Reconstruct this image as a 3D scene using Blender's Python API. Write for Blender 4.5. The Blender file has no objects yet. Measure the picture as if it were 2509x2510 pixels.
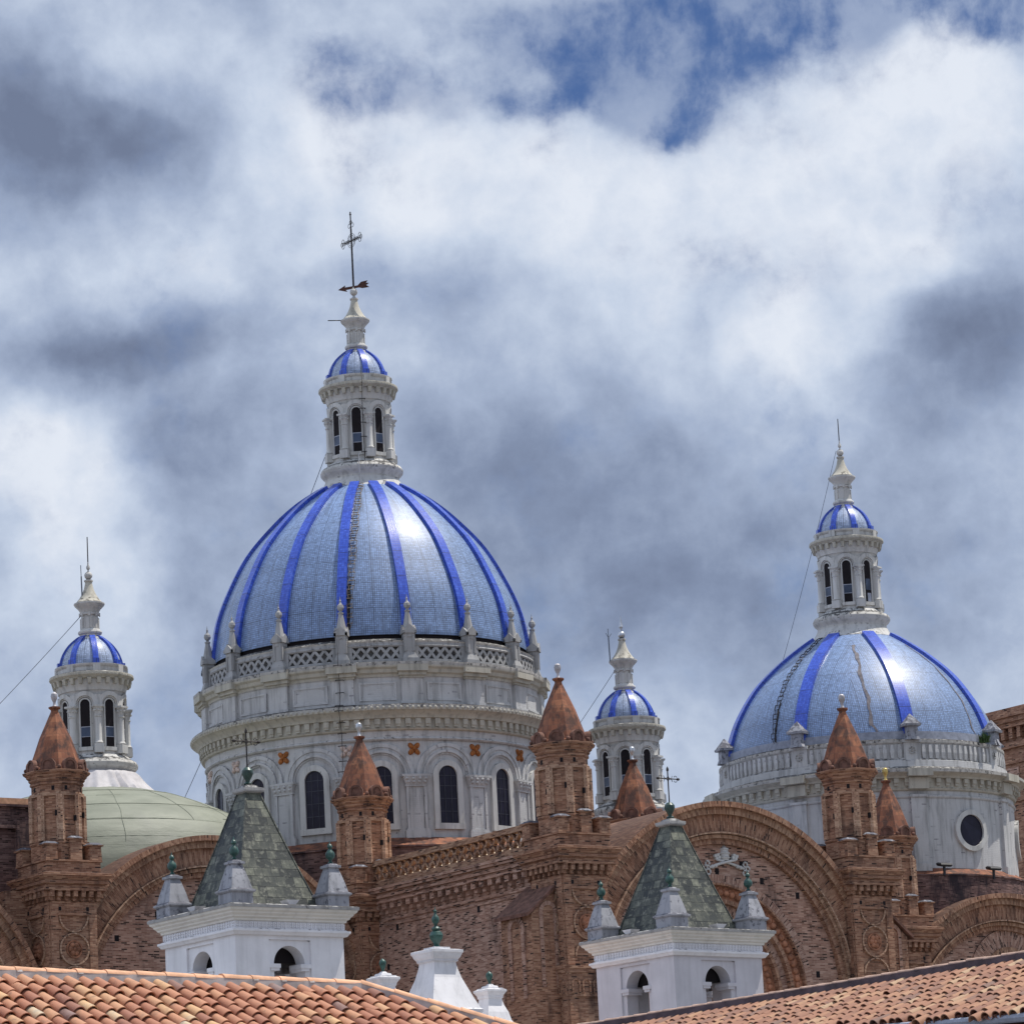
import bpy, bmesh, math, random
from math import sin, cos, tan, pi, radians, sqrt, atan2, asin
from mathutils import Vector, Matrix
random.seed(7)
SC = bpy.context.scene
COL = SC.collection

# ------------------------------------------------------------------ camera
PITCH, ROLL = radians(11.93), 0.052
cam_d = bpy.data.cameras.new('camera')
cam = bpy.data.objects.new('camera', cam_d); COL.objects.link(cam); SC.camera = cam
cam_d.sensor_fit = 'HORIZONTAL'; cam_d.sensor_width = 36.0; cam_d.lens = 36.0 * 10395 / 2509
cam_d.clip_start = 0.5; cam_d.clip_end = 20000
EYE = Vector((0, 0, 1.7))
_f = Vector((0, cos(PITCH), sin(PITCH))); _u = Vector((0, -sin(PITCH), cos(PITCH))); _r = Vector((1, 0, 0))
_cr = _r * cos(ROLL) - _u * sin(ROLL); _cu = _r * sin(ROLL) + _u * cos(ROLL)
cam.matrix_world = Matrix(((_cr.x, _cu.x, -_f.x, EYE.x), (_cr.y, _cu.y, -_f.y, EYE.y), (_cr.z, _cu.z, -_f.z, EYE.z), (0, 0, 0, 1)))

# ------------------------------------------------------------------ node helpers
def nd(t, typ, ins=None, **props):
    n = t.nodes.new(typ)
    for k, v in props.items(): setattr(n, k, v)
    for k, v in (ins or {}).items():
        s = n.inputs[k]
        if isinstance(v, bpy.types.NodeSocket): t.links.new(v, s)
        else: s.default_value = v
    return n
def mth(t, op, a, b=0.0, c=None, clamp=False):
    d = {0: a, 1: b}
    if c is not None: d[2] = c
    return nd(t, 'ShaderNodeMath', d, operation=op, use_clamp=clamp).outputs[0]
def vm(t, op, a, b):
    n = nd(t, 'ShaderNodeVectorMath', {0: a, 1: b}, operation=op)
    return n.outputs['Value'] if op in ('DOT_PRODUCT', 'LENGTH') else n.outputs[0]
def noise(t, vec, scale, detail=4.0, rough=0.55, dist=0.0):
    n = nd(t, 'ShaderNodeTexNoise', {'Scale': scale, 'Detail': detail, 'Roughness': rough, 'Distortion': dist, 'Vector': vec})
    return n.outputs[0]
def ramp(t, fac, stops, interp='LINEAR'):
    n = nd(t, 'ShaderNodeValToRGB', {0: fac}); r = n.color_ramp; r.interpolation = interp
    while len(r.elements) < len(stops): r.elements.new(0.5)
    for e, (p, c) in zip(r.elements, stops):
        e.position = p; e.color = (*c, 1.0) if len(c) == 3 else c
    return n.outputs[0]
def sstep(t, v, a, b):
    return nd(t, 'ShaderNodeMapRange', {0: v, 1: a, 2: b, 3: 0.0, 4: 1.0}, interpolation_type='SMOOTHSTEP').outputs[0]
def mixc(t, fac, a, b, mode='MIX'):
    n = nd(t, 'ShaderNodeMix', None, data_type='RGBA', blend_type=mode)
    for k, v in ((0, fac), (6, a), (7, b)):
        s = n.inputs[k]
        if isinstance(v, bpy.types.NodeSocket): t.links.new(v, s)
        elif k == 0: s.default_value = v
        else: s.default_value = (*v, 1.0)
    return n.outputs[2]

# ------------------------------------------------------------------ sky and sun
SUN_DIR = Vector((0.36, 0.12, 0.925)).normalized()          # towards the sun: high, from the right
SUN_EL = asin(SUN_DIR.z); SUN_AZ = atan2(SUN_DIR.x, SUN_DIR.y)
W = bpy.data.worlds.new('World'); SC.world = W; W.use_nodes = True
t = W.node_tree; t.nodes.clear()
gen = nd(t, 'ShaderNodeTexCoord').outputs['Generated']
sky = nd(t, 'ShaderNodeTexSky', None, sky_type='NISHITA', sun_disc=False, sun_elevation=SUN_EL, sun_rotation=SUN_AZ, altitude=2500.0, dust_density=0.6, air_density=1.0, ozone_density=1.6)
sep = nd(t, 'ShaderNodeSeparateXYZ', {0: gen})
S = mth(t, 'ARCTAN2', sep.outputs[0], sep.outputs[1]); T = mth(t, 'ARCSINE', sep.outputs[2])
st = nd(t, 'ShaderNodeCombineXYZ', {0: S, 1: T, 2: 0.0}).outputs[0]
# large and small turbulence of the cloud deck, in angular units
n3 = nd(t, 'ShaderNodeTexNoise', {'Vector': st, 'Scale': 15.0, 'Detail': 7.0, 'Roughness': 0.52}, noise_dimensions='2D')
wv = vm(t, 'SUBTRACT', n3.outputs['Color'], (0.5, 0.5, 0.5))
warp = vm(t, 'ADD', st, vm(t, 'MULTIPLY', wv, (0.046, 0.036, 0.0)))
def n2d(vec, scale, detail, rough, off):
    return nd(t, 'ShaderNodeTexNoise', {'Vector': vm(t, 'ADD', vec, (off, off * .7, 0)), 'Scale': scale, 'Detail': detail, 'Roughness': rough}, noise_dimensions='2D').outputs[0]
soft = vm(t, 'ADD', st, vm(t, 'MULTIPLY', wv, (0.010, 0.008, 0.0)))
n4 = n2d(vm(t, 'MULTIPLY', soft, (0.78, 1.0, 1.0)), 19.0, 11.0, 0.60, 3.1)
n6 = n2d(soft, 38.0, 7.0, 0.52, 7.7)
bil = mth(t, 'SUBTRACT', 1.0, mth(t, 'ABSOLUTE', mth(t, 'MULTIPLY_ADD', n6, 2.6, -1.3)))      # cauliflower puffs
n5 = n2d(soft, 60.0, 10.0, 0.62, 1.9)
n7 = n2d(vm(t, 'MULTIPLY', soft, (.85, 1, 1)), 27.0, 12.0, 0.60, 5.3)
def skydir(px, py):                                   # angular position of a spot in the cloud deck
    d = (_f + _cr * ((px * 1.2993 - 1254.5) / 10395) - _cu * ((py * 1.2993 - 1255) / 10395)).normalized()
    return atan2(d.x, d.y), asin(d.z)
def blobs(lst, base):
    v = base
    for px, py, rx, ry, a in lst:
        s0, t0 = skydir(px, py)
        q = vm(t, 'MULTIPLY', vm(t, 'SUBTRACT', warp, (s0, t0, 0)), (8000 / rx, 8000 / ry, 0))
        g = mth(t, 'POWER', 2.718, mth(t, 'MULTIPLY', vm(t, 'DOT_PRODUCT', q, q), -1.0))
        v = mth(t, 'MULTIPLY_ADD', g, a * (1.0 if base > .5 else 1.0), v)
    return v
CLOUD = [(110, 225, 300, 85, -.50), (0, 140, 170, 90, -.3), (20, 290, 110, 60, -.25), (270, 635, 230, 62, -.48), (70, 690, 190, 110, -.22), (420, 560, 110, 50, -.15),
         (850, 480, 130, 75, -.26), (640, 480, 120, 35, -.16), (790, 560, 120, 60, -.12), (1850, 590, 160, 130, -.5), (1760, 720, 200, 110, -.2), (1250, 1060, 360, 170, -.22),
         (900, 860, 260, 170, -.22), (380, 850, 150, 150, -.24), (1130, 860, 300, 70, -.12), (1640, 1050, 300, 260, -.1), (1230, 1230, 300, 150, -.14), (330, 1150, 100, 170, -.12),
         (600, 230, 200, 110, .34), (300, 100, 170, 90, .22), (250, 470, 330, 110, .2), (90, 880, 190, 150, .48), (150, 1060, 160, 110, .22), (1500, 680, 110, 150, .3), (1680, 470, 120, 90, .3), (1450, 300, 380, 150, .22),
         (900, 330, 260, 120, .24), (1700, 130, 220, 70, .26), (1060, 440, 260, 130, .14), (760, 680, 300, 90, .1), (1860, 250, 150, 200, .18), (1300, 560, 260, 120, .12), (1850, 900, 120, 200, .06), (120, 1250, 150, 120, .12), (1000, 980, 900, 240, -.13), (1480, 400, 480, 260, .13), (560, 760, 420, 120, -.08)]
val = blobs(CLOUD, 0.55)
val = mth(t, 'MULTIPLY_ADD', mth(t, 'SUBTRACT', n4, 0.5), 0.60, val)
val = mth(t, 'MULTIPLY_ADD', mth(t, 'SUBTRACT', bil, 0.55), 0.20, val)
val = mth(t, 'MULTIPLY_ADD', mth(t, 'SUBTRACT', n5, 0.5), 0.33, val)
ccol = ramp(t, val, [(0.0, (.165, .205, .310)), (0.22, (.235, .292, .425)), (0.5, (.385, .462, .620)), (0.76, (.575, .655, .795)), (1.0, (.765, .815, .905))])
GAP = [(1130, 165, 120, 70, .8), (1440, 40, 330, 60, .95), (1210, 225, 100, 45, .6), (780, 175, 150, 30, .62), (680, 110, 130, 30, .4), (1880, 40, 120, 60, .8), (980, 205, 170, 34, .55), (1290, 235, 90, 40, .5), (1010, 60, 220, 55, .5), (1640, 55, 130, 40, .5), (1330, 150, 160, 60, .55), (1120, 20, 200, 50, .6)]
gap = blobs(GAP, 0.02)
gap = mth(t, 'MULTIPLY_ADD', mth(t, 'SUBTRACT', n7, 0.5), 2.0, gap)
gap = mth(t, 'MULTIPLY_ADD', mth(t, 'SUBTRACT', n5, 0.5), 0.7, gap)
wisp = n2d(vm(t, 'MULTIPLY', soft, (1.0, .8, 1)), 46.0, 11.0, 0.60, 9.2)
gap = mth(t, 'MULTIPLY', sstep(t, gap, 0.0, 1.0), mth(t, 'MULTIPLY_ADD', sstep(t, wisp, .64, .34), .50, .47))
lift = nd(t, 'ShaderNodeMapRange', {0: T, 1: 0.42, 2: 1.0, 3: 1.0, 4: 1.0}).outputs[0]
side = nd(t, 'ShaderNodeMapRange', {0: sep.outputs[0], 1: -0.25, 2: -0.9, 3: 1.0, 4: 1.75}).outputs[0]                 # unseen sky left of the frame, brightened to fill walls facing it
lift = mth(t, 'MULTIPLY', lift, side)   # only the added left-hand boost brightens the deck
skyc = nd(t, 'ShaderNodeHueSaturation', {'Hue': .512, 'Saturation': 1.22, 'Value': 0.78, 'Color': sky.outputs[0]}).outputs[0]
bg1 = nd(t, 'ShaderNodeBackground', {0: skyc, 1: 0.10})
bg2 = nd(t, 'ShaderNodeBackground', {0: ccol, 1: lift})
mx = nd(t, 'ShaderNodeMixShader', {0: gap, 1: bg2.outputs[0], 2: bg1.outputs[0]})
nd(t, 'ShaderNodeOutputWorld', {0: mx.outputs[0]})

sun_d = bpy.data.lights.new('sun', 'SUN'); sun_d.energy = 4.6; sun_d.angle = radians(0.5); sun_d.color = (1.0, 0.95, 0.87)
sun = bpy.data.objects.new('sun', sun_d); COL.objects.link(sun); sun.location = (60, 20, 150)
sun.rotation_euler = SUN_DIR.to_track_quat('Z', 'Y').to_euler()
SC.view_settings.view_transform = 'Standard'; SC.view_settings.look = 'None'; SC.view_settings.exposure = 0.0; SC.view_settings.gamma = 1.0
SC.cycles.max_bounces = 6; SC.cycles.diffuse_bounces = 3; SC.cycles.glossy_bounces = 2; SC.cycles.sample_clamp_indirect = 6.0
SC.cycles.use_denoising = True
SC.cycles.denoiser = 'OPENIMAGEDENOISE'; SC.cycles.denoising_input_passes = 'RGB_ALBEDO_NORMAL'; SC.cycles.denoising_prefilter = 'ACCURATE'

# ------------------------------------------------------------------ materials
def material(name):
    m = bpy.data.materials.new(name); m.use_nodes = True
    t = m.node_tree; t.nodes.clear()
    p = nd(t, 'ShaderNodeBsdfPrincipled'); nd(t, 'ShaderNodeOutputMaterial', {0: p.outputs[0]})
    return m, t, p
def setp(t, p, **kw):
    for k, v in kw.items():
        s = p.inputs[k.replace('_', ' ')]
        if isinstance(v, bpy.types.NodeSocket): t.links.new(v, s)
        elif isinstance(v, tuple): s.default_value = (*v, 1.0) if len(v) == 3 else v
        else: s.default_value = v
def objvec(t):
    tc = nd(t, 'ShaderNodeTexCoord'); oi = nd(t, 'ShaderNodeObjectInfo')
    off = nd(t, 'ShaderNodeCombineXYZ', {0: mth(t, 'MULTIPLY', oi.outputs['Random'], 37.0), 1: mth(t, 'MULTIPLY', oi.outputs['Random'], 91.0), 2: 0.0}).outputs[0]
    return vm(t, 'ADD', tc.outputs['Object'], off)
def bump(t, h, strength, dist=0.02):
    return nd(t, 'ShaderNodeBump', {'Strength': strength, 'Distance': dist, 'Height': h}).outputs[0]
def brickn(t, uv, w, h, mortar, offset=0.5, smooth=0.1, squash=1.0):
    n = nd(t, 'ShaderNodeTexBrick', {'Vector': uv, 'Color1': (0, 0, 0, 1), 'Color2': (1, 1, 1, 1), 'Mortar': (.5, .5, .5, 1), 'Scale': 1.0, 'Mortar Size': mortar, 'Mortar Smooth': smooth, 'Bias': 0.0, 'Brick Width': w, 'Row Height': h}, offset=offset)
    return n.outputs[0], n.outputs[1]

def m_brick(name, tones, mortar, dark=0.12, soot=0.5, sootcol=(.03, .02, .022), w=0.27, h=0.064):
    m, t, p = material(name)
    uv = nd(t, 'ShaderNodeUVMap').outputs[0]; ov = objvec(t)
    wob = vm(t, 'MULTIPLY', vm(t, 'SUBTRACT', nd(t, 'ShaderNodeTexNoise', {'Vector': ov, 'Scale': 2.2, 'Detail': 2.0}).outputs['Color'], (.5, .5, .5)), (.010, .010, 0))
    uvw = vm(t, 'ADD', uv, wob)
    c, f = brickn(t, uvw, w, h, 0.0075)
    a, b_, d_ = tones
    # share of burnt bricks and open joints changes from patch to patch
    patch = noise(t, ov, 0.9, 3.0)
    lum = mth(t, 'ADD', c, mth(t, 'MULTIPLY', mth(t, 'SUBTRACT', patch, 0.5), 0.5))
    col = ramp(t, lum, [(0.0, (.030, .017, .017)), (max(dark - .06, .005), (.05, .028, .024)), (dark + .02, a), (0.55, b_), (1.0, d_)])
    col = mixc(t, mth(t, 'MULTIPLY', f, 0.75), col, mortar)
    big = noise(t, ov, 0.33, 5.0, 0.6)
    col = mixc(t, mth(t, 'MULTIPLY', sstep(t, big, 0.35, 0.7), 0.45), col, mixc(t, 1.0, col, (1.18, .98, .86), 'MULTIPLY'))
    st2 = noise(t, vm(t, 'MULTIPLY', ov, (1.0, 1.0, 0.35)), 1.3, 6.0, 0.65)
    geo = nd(t, 'ShaderNodeNewGeometry'); nz = nd(t, 'ShaderNodeSeparateXYZ', {0: geo.outputs['True Normal']}).outputs[2]
    upm = mth(t, 'MULTIPLY', sstep(t, nz, 0.25, 0.8), 0.25)
    sm = mth(t, 'MULTIPLY', sstep(t, mth(t, 'ADD', st2, upm), 0.56 - .12 * soot, 0.78 - .1 * soot), min(1.0, .45 + .5 * soot))
    col = mixc(t, sm, col, sootcol)
    hh = mth(t, 'SUBTRACT', mth(t, 'MULTIPLY', c, 0.5), f)
    setp(t, p, Base_Color=col, Roughness=0.9, Specular_IOR_Level=0.2, Normal=bump(t, hh, 0.28, 0.010))
    return m
BRICK = m_brick('brick_red_brown', ((.19, .093, .058), (.305, .160, .103), (.44, .265, .175)), (.36, .245, .175), dark=.08, soot=.55)
BRICK_ORANGE = m_brick('brick_ochre', ((.205, .105, .066), (.33, .185, .118), (.48, .31, .205)), (.38, .27, .19), dark=.06, soot=.55)
BRICK_TAN = m_brick('brick_tan', ((.27, .15, .10), (.42, .26, .175), (.58, .40, .28)), (.42, .31, .23), dark=.06, soot=.3)
BRICK_DARK = m_brick('brick_sooty', ((.10, .06, .058), (.17, .10, .092), (.26, .17, .15)), (.19, .14, .125), dark=.12, soot=.95, sootcol=(.028, .023, .03))
BRICK_PINK = m_brick('brick_rose', ((.24, .132, .098), (.36, .215, .162), (.50, .335, .265)), (.43, .32, .255), dark=.14, soot=.34)

def m_plaster(name, base, mold, streak=.4, dirtcol=(.05, .048, .05), bricky=0.0):
    m, t, p = material(name)
    ov = objvec(t); uv = nd(t, 'ShaderNodeUVMap').outputs[0]
    n1 = noise(t, ov, 0.9, 5.0, .6); n2 = noise(t, vm(t, 'MULTIPLY', ov, (4.0, 4.0, 0.45)), 1.0, 5.0, .62); n3 = noise(t, ov, 6.0, 5.0, .65)
    geo = nd(t, 'ShaderNodeNewGeometry'); nz = nd(t, 'ShaderNodeSeparateXYZ', {0: geo.outputs['True Normal']}).outputs[2]
    col = mixc(t, sstep(t, n1, .3, .75), tuple(x * .85 for x in base), base)
    col = mixc(t, mth(t, 'MULTIPLY', sstep(t, n2, .45, .70), streak), col, tuple(x * .45 for x in base))
    md = mth(t, 'ADD', mth(t, 'MULTIPLY', n3, .7), mth(t, 'MULTIPLY', n1, .3))
    md = mth(t, 'ADD', md, mth(t, 'MULTIPLY', sstep(t, nz, .3, .8), .14))
    mm = sstep(t, md, .66 - .16 * mold, .76 - .14 * mold)
    col = mixc(t, mth(t, 'MULTIPLY', mm, .9), col, dirtcol)
    hgt = noise(t, ov, 14.0, 3.0)
    if bricky:
        c, f = brickn(t, uv, .26, .085, .010)
        spots = mth(t, 'MULTIPLY', mth(t, 'LESS_THAN', c, .035), sstep(t, n1, .42, .6))
        col = mixc(t, mth(t, 'MULTIPLY', spots, .7 * bricky), col, (.12, .11, .13))
        hgt = mth(t, 'ADD', mth(t, 'MULTIPLY', hgt, .3), mth(t, 'SUBTRACT', mth(t, 'MULTIPLY', c, .35), f))
    setp(t, p, Base_Color=col, Roughness=0.85, Specular_IOR_Level=0.25, Normal=bump(t, hgt, 0.35 + .10 * bricky, 0.010))
    return m
WHITE = m_plaster('white_plaster', (.62, .61, .585), .30, .62)
WHITE_BRICK = m_plaster('white_painted_brick', (.575, .57, .565), .30, .70, bricky=.8)
CREAM = m_plaster('cream_stone', (.53, .50, .425), .34, .6, (.07, .062, .055))
BLACKMOLD = m_plaster('black_mould_edge', (.50, .48, .45), 1.0, .8, (.035, .033, .035))
MOLDY = m_plaster('mouldy_plaster', (.60, .58, .54), .85, .6, (.04, .038, .04))
WHITEWASH = m_plaster('smooth_whitewash', (.875, .86, .88), .04, .22)
WASH_DIRTY = m_plaster('stained_whitewash', (.38, .385, .42), .9, .75, (.085, .085, .105))
GREYSTONE = m_plaster('weathered_grey_stone', (.42, .41, .40), .55, .6, (.05, .048, .05))
PINNACLE = m_plaster('grey_white_pinnacle_stone', (.42, .415, .41), .5, .7, (.09, .085, .09))

def m_plain(name, col, rough=.6, metal=0.0, var=.15, scale=4.0, spec=.4, coat=0.0):
    m, t, p = material(name)
    n1 = noise(t, objvec(t), scale, 5.0, .6)
    c = mixc(t, sstep(t, n1, .3, .7), tuple(x * (1 - var) for x in col), tuple(min(1, x * (1 + var)) for x in col))
    setp(t, p, Base_Color=c, Roughness=rough, Metallic=metal, Specular_IOR_Level=spec, Coat_Weight=coat, Coat_Roughness=.1)
    return m
IRON = m_plain('wrought_iron', (.028, .022, .022), .6, .3)
RUST = m_plain('rusted_plate', (.085, .035, .025), .8, .1, .35, 9)
RUSTROPE = m_plain('rusted_chain', (.20, .16, .12), .85, .0, .5, 3)
SILVER = m_plain('silver_paint', (.55, .56, .58), .35, .8, .2)
SILVERDULL = m_plain('dull_silver_paint', (.42, .40, .41), .55, .3, .25)
GOLD = m_plain('gilded_metal', (.62, .45, .16), .35, .8, .2)
BRONZE = m_plain('verdigris_ceramic', (.026, .078, .064), .4, 0, .35, 8, .5)
VERDI = m_plain('green_glaze_dark', (.03, .062, .052), .4, 0, .35, 8, .5)
GLASS = m_plain('dark_glass', (.014, .012, .026), .3, 0, .3, 2, .22)
VOID = m_plain('unlit_interior', (.012, .009, .011), .95, 0, .2)  # near-black colour stands in for shade in holes, gaps and openings
PANE = m_plain('grey_pane', (.050, .070, .115), .3, 0, .3, 2, .3)
CABLE = m_plain('grey_cable', (.12, .135, .17), .7)
FLOWER = m_plain('terracotta_flower', (.33, .115, .030), .8, 0, .35, 7)
FLOWER_PALE = m_plain('washed_terracotta_flower', (.58, .46, .40), .85, 0, .3, 7)
STUCCO_RED = m_plain('terracotta_ornament', (.34, .15, .085), .85, 0, .45, 3)
LEADGREY = m_plain('lead_flashing', (.26, .28, .34), .6, 0, .2)
CONCRETE = m_plain('grey_mortar', (.42, .39, .38), .9, 0, .3, 3)
GROUND = m_plain('paved_ground', (.16, .15, .14), .95, 0, .2, .05)
LEAF = m_plain('leaf_green', (.05, .09, .03), .7, 0, .4, 6)
TIN = m_plain('white_tin', (.34, .36, .42), .5)
LAMP = m_plain('black_lamp_housing', (.02, .02, .024), .5)
WOOD = m_plain('grey_timber', (.14, .12, .115), .85, 0, .35, 5)
ROPE = m_plain('pale_rope', (.45, .45, .47), .8)

def m_blue(name, pale, grout_min, grout_max, size=.095):
    m, t, p = material(name)
    uv = nd(t, 'ShaderNodeUVMap').outputs[0]; ov = objvec(t)
    c, f = brickn(t, uv, size, size, .0072, 0.0, .15)
    c2, f2 = brickn(t, uv, size * 11, size * 13, .02, 0.0, .2)
    n1 = noise(t, ov, 0.55, 4.0, .6); n2 = noise(t, vm(t, 'MULTIPLY', ov, (2.2, 2.2, .8)), 1.6, 5.0, .65)
    sx = nd(t, 'ShaderNodeSeparateXYZ', {0: uv})
    # lines of open joints: whole rows and columns of grout that have gone black
    jr = nd(t, 'ShaderNodeTexNoise', {'Vector': nd(t, 'ShaderNodeCombineXYZ', {0: mth(t, 'FLOOR', mth(t, 'DIVIDE', sx.outputs[0], size)), 1: mth(t, 'MULTIPLY', sx.outputs[1], .55), 2: 0.0}).outputs[0], 'Scale': .73, 'Detail': 3.0}, noise_dimensions='2D').outputs[0]
    jc = nd(t, 'ShaderNodeTexNoise', {'Vector': nd(t, 'ShaderNodeCombineXYZ', {0: mth(t, 'MULTIPLY', sx.outputs[0], .8), 1: mth(t, 'FLOOR', mth(t, 'DIVIDE', sx.outputs[1], size)), 2: 0.0}).outputs[0], 'Scale': .73, 'Detail': 3.0}, noise_dimensions='2D').outputs[0]
    bad = mth(t, 'MAXIMUM', sstep(t, jr, .46, .62), sstep(t, jc, .48, .64))
    foot = nd(t, 'ShaderNodeMapRange', {0: sx.outputs[1], 1: 0.0, 2: 8.5, 3: 1.45, 4: 0.15}).outputs[0]      # joint dirt heavier low down; upward fade stands in for sky reflection
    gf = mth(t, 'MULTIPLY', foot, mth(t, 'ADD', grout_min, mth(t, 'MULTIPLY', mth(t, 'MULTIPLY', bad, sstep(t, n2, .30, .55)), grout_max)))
    var = mth(t, 'ADD', mth(t, 'MULTIPLY', c, .55), mth(t, 'MULTIPLY', n1, .45))
    col = ramp(t, var, [(0.15, tuple(x * .74 for x in pale)), (.5, pale), (.85, tuple(min(1, x * 1.32) for x in pale))])
    ff = mth(t, 'MULTIPLY', f, gf, clamp=True)
    ff = mth(t, 'MAXIMUM', ff, mth(t, 'MULTIPLY', f2, .55))
    col = mixc(t, ff, col, (.022, .027, .045))
    drip = noise(t, nd(t, 'ShaderNodeCombineXYZ', {0: mth(t, 'MULTIPLY', sx.outputs[0], 5.0), 1: mth(t, 'MULTIPLY', sx.outputs[1], .35), 2: n1}).outputs[0], 1.0, 5.0, .6)
    col = mixc(t, mth(t, 'MULTIPLY', sstep(t, drip, .52, .74), .45), col, (.07, .085, .12))
    rg = mth(t, 'ADD', .17, mth(t, 'MULTIPLY', n2, .14))
    tilt = noise(t, vm(t, 'MULTIPLY', nd(t, 'ShaderNodeVectorMath', {0: vm(t, 'MULTIPLY', uv, (1 / size, 1 / size, 0))}, operation='FLOOR').outputs[0], (.37, .37, 0)), 3.1, 1.0)
    setp(t, p, Base_Color=col, Roughness=mth(t, 'ADD', rg, .20), Specular_IOR_Level=.5, Coat_Weight=.30, Coat_Roughness=.11, Normal=bump(t, mth(t, 'ADD', mth(t, 'MULTIPLY', f, -1.0), mth(t, 'MULTIPLY', tilt, .45)), .22, .01))
    return m
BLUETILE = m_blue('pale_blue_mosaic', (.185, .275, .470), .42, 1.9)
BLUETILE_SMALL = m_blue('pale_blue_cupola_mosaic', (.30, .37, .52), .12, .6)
def m_rib():
    m, t, p = material('royal_blue_glaze')
    uv = nd(t, 'ShaderNodeUVMap').outputs[0]; ov = objvec(t)
    c, f = brickn(t, uv, .11, .11, .006, 0.0, .2); n1 = noise(t, ov, 1.6, 4.0)
    c2, f2 = brickn(t, uv, 3.0, 1.35, .02, 0.0, .2)
    col = ramp(t, mth(t, 'ADD', mth(t, 'MULTIPLY', c, .4), mth(t, 'MULTIPLY', n1, .6)), [(.2, (.022, .055, .36)), (.5, (.038, .090, .52)), (.72, (.060, .130, .62)), (.9, (.11, .20, .66))])
    col = mixc(t, mth(t, 'MAXIMUM', mth(t, 'MULTIPLY', f, .5), mth(t, 'MULTIPLY', f2, .7)), col, (.012, .018, .07))
    setp(t, p, Base_Color=col, Roughness=.3, Specular_IOR_Level=.5, Normal=bump(t, mth(t, 'MULTIPLY', f, -1.0), .12, .01))
    return m
RIBBLUE = m_rib()
def m_spire():
    m, t, p = material('terracotta_spire_tile')
    uv = nd(t, 'ShaderNodeUVMap').outputs[0]; ov = objvec(t)
    c, f = brickn(t, uv, .30, .28, .010, .5, .2); n1 = noise(t, ov, 1.1, 6.0, .65); n2 = noise(t, vm(t, 'MULTIPLY', ov, (1, 1, .5)), 2.6, 6.0, .65)
    col = ramp(t, mth(t, 'ADD', mth(t, 'MULTIPLY', c, .3), mth(t, 'MULTIPLY', n1, .7)), [(.2, (.13, .050, .032)), (.5, (.235, .090, .050)), (.75, (.37, .155, .080))])
    col = mixc(t, mth(t, 'MULTIPLY', f, .6), col, (.16, .09, .06))
    col = mixc(t, mth(t, 'MULTIPLY', sstep(t, n2, .44, .62), .8), col, (.055, .034, .030))
    setp(t, p, Base_Color=col, Roughness=.8, Specular_IOR_Level=.3, Normal=bump(t, mth(t, 'SUBTRACT', mth(t, 'MULTIPLY', c, .4), f), .4, .02))
    return m
SPIRE = m_spire()
def m_slate():
    m, t, p = material('green_glazed_roof_tile')
    uv = nd(t, 'ShaderNodeUVMap').outputs[0]; ov = objvec(t)
    c, f = brickn(t, uv, .30, .27, .007, .5, .1); n1 = noise(t, ov, 1.5, 5.0, .6); n2 = noise(t, ov, 5.5, 5.0, .7)
    col = ramp(t, mth(t, 'ADD', mth(t, 'MULTIPLY', c, .55), mth(t, 'MULTIPLY', n1, .45)), [(.15, (.018, .022, .024)), (.45, (.042, .047, .044)), (.7, (.095, .100, .082)), (.92, (.21, .22, .165))])
    col = mixc(t, mth(t, 'MULTIPLY', sstep(t, n2, .5, .68), .55), col, (.30, .30, .24))
    col = mixc(t, mth(t, 'MULTIPLY', sstep(t, mth(t, 'SUBTRACT', 1.0, n2), .52, .66), .65), col, (.035, .042, .045))
    col = mixc(t, mth(t, 'MULTIPLY', f, .9), col, (.03, .035, .035))
    sep = nd(t, 'ShaderNodeSeparateXYZ', {0: uv})
    saw = mth(t, 'FRACT', mth(t, 'DIVIDE', sep.outputs[1], .27))
    setp(t, p, Base_Color=col, Roughness=.55, Specular_IOR_Level=.25, Normal=bump(t, mth(t, 'ADD', mth(t, 'ADD', mth(t, 'MULTIPLY', saw, -.8), mth(t, 'MULTIPLY', n2, .5)), mth(t, 'MULTIPLY', c, .7)), .8, .03))
    return m
SLATE = m_slate()
def m_tarp():
    m, t, p = material('pale_green_tarpaulin')
    ov = objvec(t); n1 = noise(t, vm(t, 'MULTIPLY', ov, (.5, .5, 1.3)), 1.2, 6.0, .55, .15); n2 = noise(t, ov, .5, 4.0)
    col = mixc(t, sstep(t, n1, .3, .7), (.18, .193, .15), (.245, .258, .203))
    col = mixc(t, mth(t, 'MULTIPLY', sstep(t, n2, .5, .75), .5), col, (.20, .203, .178))
    w = nd(t, 'ShaderNodeSeparateXYZ', {0: ov}).outputs[2]
    seam = mth(t, 'LESS_THAN', mth(t, 'ABSOLUTE', mth(t, 'SUBTRACT', mth(t, 'FRACT', mth(t, 'ADD', mth(t, 'DIVIDE', w, .62), mth(t, 'MULTIPLY', n2, .5))), .5)), .012)
    col = mixc(t, mth(t, 'MULTIPLY', seam, .6), col, (.12, .14, .10))
    setp(t, p, Base_Color=col, Roughness=.6, Specular_IOR_Level=.35, Normal=bump(t, mth(t, 'ADD', n1, mth(t, 'MULTIPLY', seam, -.3)), .45, .10))
    return m
TARP = m_tarp()
TARPGREY = m_plain('grey_tarpaulin_skirt', (.47, .45, .46), .65, 0, .15, 2)
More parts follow.
